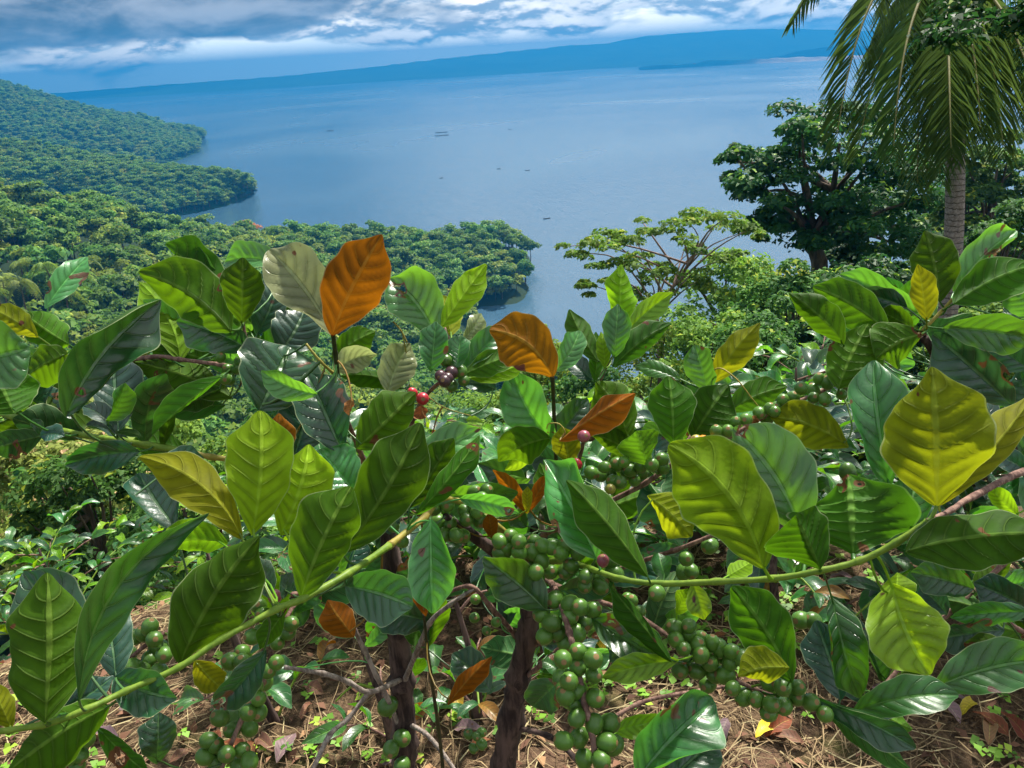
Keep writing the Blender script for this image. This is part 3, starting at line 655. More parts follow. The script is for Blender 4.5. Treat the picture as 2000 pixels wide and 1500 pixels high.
def overhang():
    """a tree rooted beyond the right edge, its boughs coming into the top corner"""
    base = ondist(2420, 760, 8.5); b = np.array([base[0], base[1], ground_h(base[0], base[1])]); rg = np.random.default_rng(515)
    o = empty('overhanging_tree', b, 'near tree whose dark leafy boughs hang into the top right corner', 'tree')
    tips = [P(x, y, d) for x, y, d in ((1880, 40, 8.2), (1935, 20, 8.6), (1990, 60, 8.0), (1960, -60, 8.5), (2040, 20, 8.3), (2050, 110, 8.8), (1905, -40, 8.9), (2090, -60, 8.2), (2130, 60, 8.6), (2180, -120, 8.8), (2020, -120, 9.2), (2240, 20, 8.3), (2300, -100, 8.9), (2400, -160, 8.6), (2350, -260, 8.6), (2500, -60, 8.8))]
    fork = P(2400, 160, 8.9); top = P(2350, -60, 8.8)
    parts = [tube(*smooth_path([b-b-[0, 0, .3], (fork-b)*.5+np.array([.1, 0, 0]), fork-b, top-b], [.16, .13, .11, .06], 5), 9, rough=.15)]
    for t in tips:
        m_ = (fork+t)/2 + np.array([0, 0, .35]); parts.append(tube(*smooth_path([fork-b, m_-b, t-b], [.05, .03, .008], 5), 6))
    obj('trunk', mesh('trunk', *merge(parts), TREEBARK), o)
    Cp, Np, Tp = crown_points([t-b+rg.normal(size=3)*.12 for t in tips for _ in (0, 1)] , [.2+.14*rg.random() for _ in range(len(tips)*2)], .7, 150, rg)
    Cp = Cp + rg.normal(size=Cp.shape)*.06; V, Fc = leaf_faces(Cp, Np, .11, .5, rg)
    obj('crown', quads_mesh('crown', V, Fc, FO['dark'], {'tint': np.repeat(Tp, 4)}), o)
def ground_h(x, y): return float(height(np.array([x]), np.array([y]))[0])
overhang()

# ------------------------------------------------------------------ the coconut palm
def palm_trunk_mat():
    m, N = material('palm_trunk'); tc = N.new('ShaderNodeTexCoord').outputs['Object']; sp = N.new('ShaderNodeSeparateXYZ'); N.l.new(tc, sp.inputs[0])
    n = N.noise(tc, 9, 5, .6); w = N.math('ADD', N.math('MULTIPLY', sp.outputs[2], 11.), N.math('MULTIPLY', n, 1.1)); fr = N.math('FRACT', w)
    ring = N.step(fr, .0, .22); c = N.mix(ring, (.07, .05, .045), N.mix(N.step(N.noise(tc, 26, 4, .6), .3, .7), (.20, .15, .135), (.34, .27, .25)))
    c = N.mix(N.step(N.noise(tc, 3.4, 3, .5), .66, .72), c, (.04, .03, .03))
    out(N, principled(N, c, .85, .2, bump(N, N.math('ADD', ring, n), .6, .02))); return m
PLM = foliage_mat('palm_leaflet', (.035, .085, .018), (.10, .16, .03), (.24, .22, .05), .42, .3)
RACH = plain('palm_rachis', (.22, .20, .06), .6)
def make_palm():
    Dp = 15.0; crown = ondist(1852, -70, Dp); low = ondist(1850, 620, Dp-.35); g = float(height(np.array([low[0]]), np.array([low[1]]))[0])
    base = np.array([low[0]-.05, low[1], g]); root = empty('coconut_palm', base, 'tall coconut palm with grey ringed trunk and drooping fronds at right', 'palm')
    mid = ondist(1866, 330, Dp-.1)
    pp, rr = smooth_path([base-np.array([0, 0, .4]), base+np.array([0, 0, .3]), low, mid, crown], [.26, .20, .155, .145, .13], 8)
    v, f = tube(pp, rr, 14, rough=.03); obj('trunk', mesh('trunk', v-base, f, palm_trunk_mat()), root)
    rg = np.random.default_rng(91)
    fr = [((1690, -150, -.6), (1632, 285, -1.0)), ((1745, -70, .2), (1674, 300, .3)), ((1790, 20, -.7), (1792, 372, -.8)), ((1885, 30, -1.3), (1880, 300, -1.5)),
          ((1850, 60, -1.0), (1835, 352, -1.1)), ((1955, -60, -.4), (1995, 250, -.6)), ((2010, -120, .2), (2090, 150, .1)), ((1700, -260, .6), (1548, 40, 1.2)),
          ((1790, -180, 1.2), (1700, 120, 2.2)), ((1930, 10, .6), (1945, 260, .9)), ((1905, 20, -1.6), (1915, 262, -2.0)), ((1820, 0, .5), (1812, 330, .6)), ((1980, -20, -1.0), (2030, 220, -1.6)), ((1870, 20, 1.0), (1862, 290, 1.3)), ((1760, -20, -1.2), (1745, 300, -1.6)), ((1850, 40, -1.9), (1858, 300, -2.3)), ((1935, -10, -1.5), (1960, 300, -1.9)), ((1800, -330, .3), (1640, -330, .8)), ((1950, -330, .3), (2120, -300, 0)), ((1860, -380, -.6), (1840, -420, -2.4)), ((1900, -350, 1.4), (1990, -300, 2.8))]
    for k, (c, t) in enumerate(fr):
        d0 = proj(crown)[2]; p0 = crown; p1 = P(c[0], c[1], d0+c[2]); p2 = P(t[0], t[1], d0+t[2]); n = 96
        s = np.linspace(0, 1, n)[:, None]; C = p0*(1-s)**2 + 2*p1*s*(1-s) + p2*s*s; T = norm(np.gradient(C, axis=0))
        v, f = tube(C[::3], np.linspace(.035, .006, len(C[::3])), 6); ra = obj('frond', mesh('frond', v-base, f, RACH), root)
        down = np.array([0, 0, -1.]); side = norm(np.cross(T, down) + np.array([.12, -.2, 0])*(1-np.abs(T[:, 2:3]))); V, Fc, tn = [], [], []; o = 0
        for i in range(5, n):
            u = i/(n-1); L = .86*(math.sin(math.pi*min(1, .18+u*.74))**.7)
            for sg in (-1, 1):
                if rg.random() < .04: continue
                a = side[i]*sg; dr = norm(a*.62 + T[i]*.55 + down*(.30+.25*rg.random()) + rg.normal(size=3)*.07); w = norm(np.cross(dr, T[i]*sg + down*.3))*.019
                q0 = C[i]; q1 = q0 + dr*L*.5; q2 = q1 + norm(dr + down*.45)*L*.5*(.8+.4*rg.random())
                V += [q0-w*.5, q0+w*.5, q1+w, q1-w, q2+w*.15, q2-w*.15]; Fc += [(o, o+1, o+2, o+3), (o+3, o+2, o+4, o+5)]; o += 6
                tn += [np.clip(.15+.5*rg.random()+.25*(k in (0, 1, 2)), 0, .99)]*6
        lf = obj('leaflets', quads_mesh('leaflets', np.array(V)-base, Fc, PLM, {'tint': tn}), ra); lf['kind'] = 'stuff'
make_palm()

# ------------------------------------------------------------------ coffee bushes in the foreground
def prof(t, a=.78, b=.56):
    tm = a/(a+b); return (t**a*(1-t)**b)/(tm**a*(1-tm)**b)
def leaf_sheet(C, S, Nn, hw, fold, curl, wav, quilt, nu, seed, a=.78, b=.56, tip=.5, asym=0.):
    """blade verts on centreline C (n,3) with side S and upper normal Nn; returns verts, faces, uv"""
    n = len(C); t = .5-.5*np.cos(np.linspace(0, 1, n)*math.pi); rg = np.random.default_rng(seed); ph = rg.random(4)*6.28
    s = np.linspace(-1, 1, nu*2+1); V = np.zeros((n, len(s), 3)); UV = np.zeros((n, len(s), 2))
    pr = prof(np.clip(t, 1e-4, 1-1e-4), a, b); e = np.clip((t-.76)/.22, 0, 1); pr = pr*(1-tip*e*e*(3-2*e)); pr[0] = .03; pr[-1] = .012
    for j, sv in enumerate(s):
        q = abs(sv); sg = np.sign(sv) if sv else 1
        w = hw*pr*(1 + asym*sg)*(1 + .045*np.sin(t*13+ph[0]*sg) + .03*np.sin(t*29+ph[1]*sg))
        an = fold + curl*q*q*(.45 + .55*np.sin(t*4+ph[1]+sg*.8)) + .14*np.sin(t*5+ph[2]+sg)
        x = w*q*np.cos(an)*sg; z = w*q*np.sin(an) + hw*wav*(np.sin(t*7+ph[3]+sg*1.3) + .55*np.sin(t*17+ph[0]+sg))*q*q*pr
        g = np.abs(np.sin(math.pi*(t*7.5 - 1.6*q**1.35)))**.8*3.2*q**.6*(1.02-q)*pr
        z = z + hw*quilt*g
        V[:, j] = C + S*x[:, None] + Nn*z[:, None]; UV[:, j, 0] = (sv+1)/2; UV[:, j, 1] = t
    k = len(s); i, j = np.meshgrid(np.arange(n-1), np.arange(k-1), indexing='ij'); a_ = (i*k+j).ravel()
    Fc = np.stack([a_, a_+1, a_+k+1, a_+k], -1)
    return V.reshape(-1, 3), Fc, UV.reshape(-1, 2)
def with_petiole(V, Fc, UV, C, root, rad, ctrl=None):
    """add the stalk from the blade's base to the twig"""
    T = norm(C[1]-C[0]); L = np.linalg.norm(root-C[0]); m = (C[0]-T*L*.55 + root)/2 if ctrl is None else ctrl
    s = np.linspace(0, 1, 6)[:, None]; c0 = C[0]+T*L*.08; pts = c0*(1-s)**2 + 2*m*s*(1-s) + root*s*s
    tv, tf = tube(pts, np.linspace(rad, rad*1.35, 6), 5, False); o = len(V)
    uv = np.tile([[.5, .02]], (len(tv), 1))
    return np.concatenate([V, tv]), np.concatenate([Fc, np.array(tf)+o]), np.concatenate([UV, uv])
def leaf_mesh(V, Fc, UV, mat):
    me = bpy.data.meshes.new('leaf'); V = np.asarray(V, np.float32); Fc = np.asarray(Fc, np.int32)
    me.vertices.add(len(V)); me.vertices.foreach_set('co', V.ravel()); me.loops.add(Fc.size); me.loops.foreach_set('vertex_index', Fc.ravel())
    me.polygons.add(len(Fc)); me.polygons.foreach_set('loop_start', np.arange(0, Fc.size, 4, dtype=np.int32)); me.polygons.foreach_set('use_smooth', np.ones(len(Fc), bool))
    me.materials.append(mat); ul = me.uv_layers.new(name='UVMap'); ul.data.foreach_set('uv', np.asarray(UV, np.float32)[Fc.ravel()].ravel())
    me.update(calc_edges=True); return me
def ground_at(x, y): return float(height(np.array([x]), np.array([y]))[0])
def bush(base_px, D, label):
    p = ondist(base_px[0], base_px[1], D); b = np.array([p[0], p[1], ground_at(p[0], p[1])])
    return empty('coffee_bush', b, label, 'coffee bush', 'coffee bushes in front'), b
_bc = np.array([0.0, 1.42]); _bl = np.array([-1.55, 1.25]); _br = np.array([1.45, 1.25])
BUSH = {}
for k, xy, lb in (('C', _bc, 'big coffee bush in the centre with two brown stems and green berries'),
                  ('W', _bl, 'coffee bush reaching in from the left edge with large glossy leaves'),
                  ('E', _br, 'coffee bush at the right with a fan of upright leaves beside the palm trunk')):
    b = np.array([xy[0], xy[1], ground_at(*xy)]); BUSH[k] = (empty('coffee_bush', b, lb, 'coffee bush', 'coffee bushes in front'), b)
STEMS = {'C': [], 'W': [], 'E': []}
def stem(bk, pts, mat, name='branch', sides=9, rough=.06):
    """pts: px, py, depth, width in px"""
    root, b = BUSH[bk]; q = np.array([P(x, y, d) for x, y, d, w in pts]); r = np.array([w*(.8 if w < 30 else .92)/2/F*d for x, y, d, w in pts])
    n0 = len(q); q, r = smooth_path(q, r, 8); kk = np.arange(len(r)); r = r*(1+.05*np.sin(kk*1.9)+.28*np.exp(-(((kk+4) % 8)-4.)**2/.7)*(n0 > 2))
    STEMS[bk].append((q, r)); v, f = tube(q, r, sides, rough=rough, seed=int(abs(pts[0][0]))+len(q))
    return obj(name, mesh(name, v-b, f, mat), root)
# trunks (they stand on the ground below the frame)
stem('C', [(755, 1030, 1.32, 34), (768, 1120, 1.34, 42), (776, 1220, 1.37, 44), (785, 1330, 1.41, 47), (789, 1450, 1.46, 50), (784, 1560, 1.52, 54), (776, 1720, 1.62, 60)], BARK, 'trunk', 12, .22)
stem('C', [(1048, 1085, 1.18, 34), (1040, 1150, 1.21, 40), (1030, 1240, 1.26, 44), (1013, 1320, 1.31, 46), (998, 1410, 1.37, 50), (978, 1540, 1.46, 56), (960, 1740, 1.6, 62)], BARK, 'trunk', 12, .22)
stem('W', [(-40, 800, 1.05, 20), (-180, 900, 1.15, 40), (-300, 1150, 1.3, 60), (-380, 1500, 1.5, 70), (-420, 1760, 1.66, 80)], BARK, 'trunk', 12, .2)
stem('E', [(1805, 660, .98, 16), (1900, 800, 1.05, 24), (2060, 980, 1.15, 40), (2160, 1200, 1.3, 50), (2220, 1500, 1.5, 60), (2250, 1760, 1.66, 70)], BARK, 'trunk', 12, .2)
# green and brown side branches: bush, material, points
for bk, m, pts in (
 ('W', TWIGG, [(-40, 800, 1.05, 16), (27, 814, 1.03, 14), (125, 843, .99, 15), (240, 862, .96, 16), (290, 870, .95, 17), (365, 882, .95, 15)]),
 ('W', TWIGY, [(365, 882, .95, 15), (415, 893, .96, 14), (500, 902, 1.0, 13), (615, 915, 1.1, 14), (750, 1032, 1.31, 16)]),
 ('C', TWIGG, [(-60, 1436, .62, 15), (85, 1415, .64, 16), (170, 1385, .65, 16), (245, 1350, .67, 15), (350, 1303, .69, 15), (430, 1250, .71, 15), (540, 1190, .74, 16), (590, 1170, .75, 17), (680, 1120, .79, 17), (760, 1066, .86, 17)]),
 ('C', TWIGY, [(760, 1066, .86, 17), (830, 1010, .93, 16), (865, 975, .97, 14), (935, 1000, 1.06, 17), (1046, 1095, 1.18, 24)]),
 ('C', TWIGG, [(1046, 1100, 1.18, 24), (1100, 1095, 1.02, 16), (1150, 1110, .92, 14), (1215, 1131, .88, 14), (1290, 1140, .86, 15), (1400, 1136, .83, 15), (1510, 1130, .80, 15), (1600, 1115, .78, 15), (1680, 1095, .77, 16), (1750, 1060, .76, 17), (1812, 1018, .75, 14)]),
 ('E', TWIG, [(1812, 1018, .75, 12), (1860, 995, .80, 13), (1900, 970, .86, 15), (2020, 918, 1.0, 20), (2060, 980, 1.15, 26)]),
 ('C', BARK, [(870, 1008, 1.0, 13), (910, 1036, 1.06, 26), (975, 1080, 1.13, 30), (1046, 1110, 1.18, 24)]),
 ('C', TWIG, [(1050, 1120, 1.18, 18), (1078, 1140, 1.0, 13), (1092, 1170, .92, 14), (1112, 1235, .87, 15), (1122, 1275, .85, 15), (1142, 1372, .83, 15), (1156, 1432, .82, 15), (1174, 1560, .82, 15)]),
 ('C', TWIG, [(1040, 1160, 1.2, 14), (1130, 1140, 1.12, 11), (1240, 1100, 1.05, 11), (1320, 1074, 1.0, 11), (1400, 1042, .98, 10), (1480, 1010, .98, 8)]),
 ('C', TWIG, [(1046, 1095, 1.18, 18), (1062, 1046, 1.12, 16), (1100, 1028, 1.08, 15), (1180, 985, 1.03, 13), (1260, 944, 1.0, 13), (1340, 890, .98, 12), (1430, 850, .97, 11), (1500, 810, .97, 10), (1600, 766, .97, 9), (1700, 715, .98, 8)]),
 ('C', TWIGP, [(1062, 1046, 1.12, 15), (1058, 1010, 1.12, 12), (1070, 972, 1.13, 12), (1086, 900, 1.12, 9)]),
 ('C', TWIGD, [(1086, 900, 1.12, 9), (1083, 830, 1.05, 10), (1079, 735, .90, 10)]),
 ('C', TWIG, [(1070, 975, 1.13, 9), (1020, 970, 1.15, 10), (975, 978, 1.18, 9), (930, 975, 1.2, 8)]),
 ('C', TWIGD, [(660, 735, .98, 11), (655, 690, .92, 11), (650, 648, .88, 11)]),
 ('C', TWIG, [(750, 1035, 1.32, 16), (710, 900, 1.2, 13), (670, 800, 1.05, 11), (660, 735, .98, 10)]),
 ('C', TWIGY, [(650, 728, .97, 8), (625, 705, .95, 7), (598, 672, .95, 6)]),
 ('C', TWIG, [(750, 1035, 1.32, 16), (790, 880, 1.2, 12), (820, 790, 1.1, 10), (870, 738, 1.0, 10), (900, 726, .98, 9), (868, 640, .97, 6)]),
 ('C', TWIG, [(1008, 1242, 1.28, 14), (956, 1182, 1.22, 12), (920, 1146, 1.2, 11), (870, 1160, 1.22, 9), (800, 1200, 1.3, 10), (780, 1225, 1.36, 12)]),
 ('C', TWIGP, [(925, 1150, 1.2, 9), (880, 1180, 1.2, 11), (840, 1216, 1.22, 12), (812, 1278, 1.28, 12), (790, 1330, 1.4, 14)]),
 ('C', TWIGP, [(555, 1303, 1.2, 9), (632, 1316, 1.22, 12), (680, 1332, 1.25, 12), (720, 1352, 1.28, 13), (768, 1334, 1.36, 13), (786, 1325, 1.4, 13)]),
 ('C', TWIGP, [(720, 1352, 1.28, 12), (680, 1404, 1.26, 11), (644, 1436, 1.24, 12), (608, 1510, 1.2, 12)]),
 ('C', TWIGP, [(690, 1228, 1.25, 10), (712, 1270, 1.3, 12), (735, 1320, 1.33, 12), (756, 1362, 1.36, 11), (780, 1420, 1.44, 13)]),
 ('C', TWIGD, [(828, 1200, 1.1, 7), (834, 1260, 1.14, 8), (842, 1320, 1.2, 9), (856, 1420, 1.3, 9), (866, 1520, 1.42, 9), (872, 1700, 1.58, 10)]),
 ('C', TWIG, [(1030, 1262, 1.27, 13), (1100, 1248, 1.22, 11), (1160, 1243, 1.2, 9), (1230, 1240, 1.2, 7)]),
 ('C', TWIG, [(1022, 1325, 1.31, 14), (1060, 1296, 1.25, 12), (1100, 1262, 1.2, 12), (1150, 1232, 1.16, 10)]),
 ('C', BARK, [(1003, 1420, 1.37, 14), (1072, 1438, 1.3, 13), (1120, 1478, 1.25, 12), (1160, 1530, 1.22, 12)]),
 ('C', TWIGP, [(795, 1412, 1.44, 12), (830, 1432, 1.4, 11), (858, 1462, 1.38, 11), (892, 1510, 1.36, 10)]),
 ('C', TWIG, [(1180, 1412, 1.1, 11), (1248, 1374, 1.12, 11), (1310, 1358, 1.15, 9), (1420, 1340, 1.18, 8)]),
 ('C', TWIG, [(1050, 1130, 1.19, 16), (1140, 1165, 1.1, 13), (1240, 1200, 1.0, 12), (1330, 1260, .92, 12), (1420, 1320, .90, 11), (1510, 1360, .90, 10), (1600, 1392, .90, 9), (1625, 1398, .90, 7)]),
 ('C', TWIG, [(768, 1130, 1.34, 14), (660, 1150, 1.2, 11), (540, 1165, 1.02, 11), (420, 1192, .95, 11), (310, 1244, .90, 11), (232, 1312, .88, 10), (150, 1450, .86, 10), (110, 1520, .86, 9)]),
 ('C', TWIG, [(700, 1128, 1.25, 11), (600, 1160, 1.05, 10), (548, 1230, .96, 10), (510, 1340, .92, 11), (470, 1410, .91, 11), (430, 1510, .90, 11)]),
 ('W', TWIG, [(-40, 800, 1.05, 18), (120, 730, 1.06, 12), (290, 698, 1.02, 10), (350, 702, 1.0, 10), (430, 712, .99, 10), (500, 720, 1.0, 9), (480, 660, .98, 8), (475, 625, .97, 7)]),
 ('C', TWIG, [(1046, 1095, 1.18, 14), (1120, 930, 1.15, 11), (1155, 800, 1.08, 9), (1175, 735, 1.04, 8), (1200, 690, 1.0, 7), (1212, 640, .99, 6)]),
 ('C', TWIG, [(1340, 890, .98, 9), (1325, 872, .98, 7), (1350, 850, 1.0, 7), (1380, 765, 1.02, 6)]),
 ('E', TWIGY, [(1790, 665, .98, 10), (1808, 640, .97, 9), (1835, 612, .97, 8), (1860, 585, .97, 8)]),
 ('E', TWIG, [(1808, 650, .98, 11), (1750, 668, .99, 9), (1690, 700, 1.0, 8), (1640, 760, 1.0, 7)]),
 ('E', TWIG, [(2060, 980, 1.15, 20), (1960, 1100, 1.12, 13), (1830, 1220, 1.1, 11), (1700, 1370, 1.08, 10), (1660, 1390, 1.06, 8)]),
 ('E', TWIG, [(2180, 1250, 1.3, 20), (2080, 1260, 1.15, 13), (1990, 1230, 1.05, 11), (1940, 1180, 1.02, 9)]),
 ('E', TWIG, [(2120, 1100, 1.2, 16), (2040, 900, 1.1, 12), (1985, 800, 1.05, 10)]),
): stem(bk, pts, m)
def tendril(bk, pts, mat=TWIGY): stem(bk, pts, mat, 'tendril', 5, 0)
tendril('C', [(1394, 735, 1.0, 3.5), (1396, 722, .99, 3.5), (1412, 721, .98, 3.5), (1440, 742, .97, 3.5), (1470, 780, .97, 3), (1492, 806, .97, 3)])
tendril('C', [(1068, 838, .98, 3), (1072, 828, .98, 3), (1092, 828, .98, 3), (1104, 846, .98, 3), (1094, 870, 1.0, 3)])
tendril('C', [(840, 778, 1.0, 3), (870, 797, 1.0, 3), (920, 812, 1.0, 2)])
tendril('C', [(795, 668, .98, 4), (783, 645, .98, 4), (768, 628, .98, 4)])
tendril('C', [(800, 760, 1.05, 3.5), (795, 700, 1.0, 3.5), (786, 650, .98, 3.5)])
_SP = {k: np.concatenate([q for q, r in v]) for k, v in STEMS.items()}

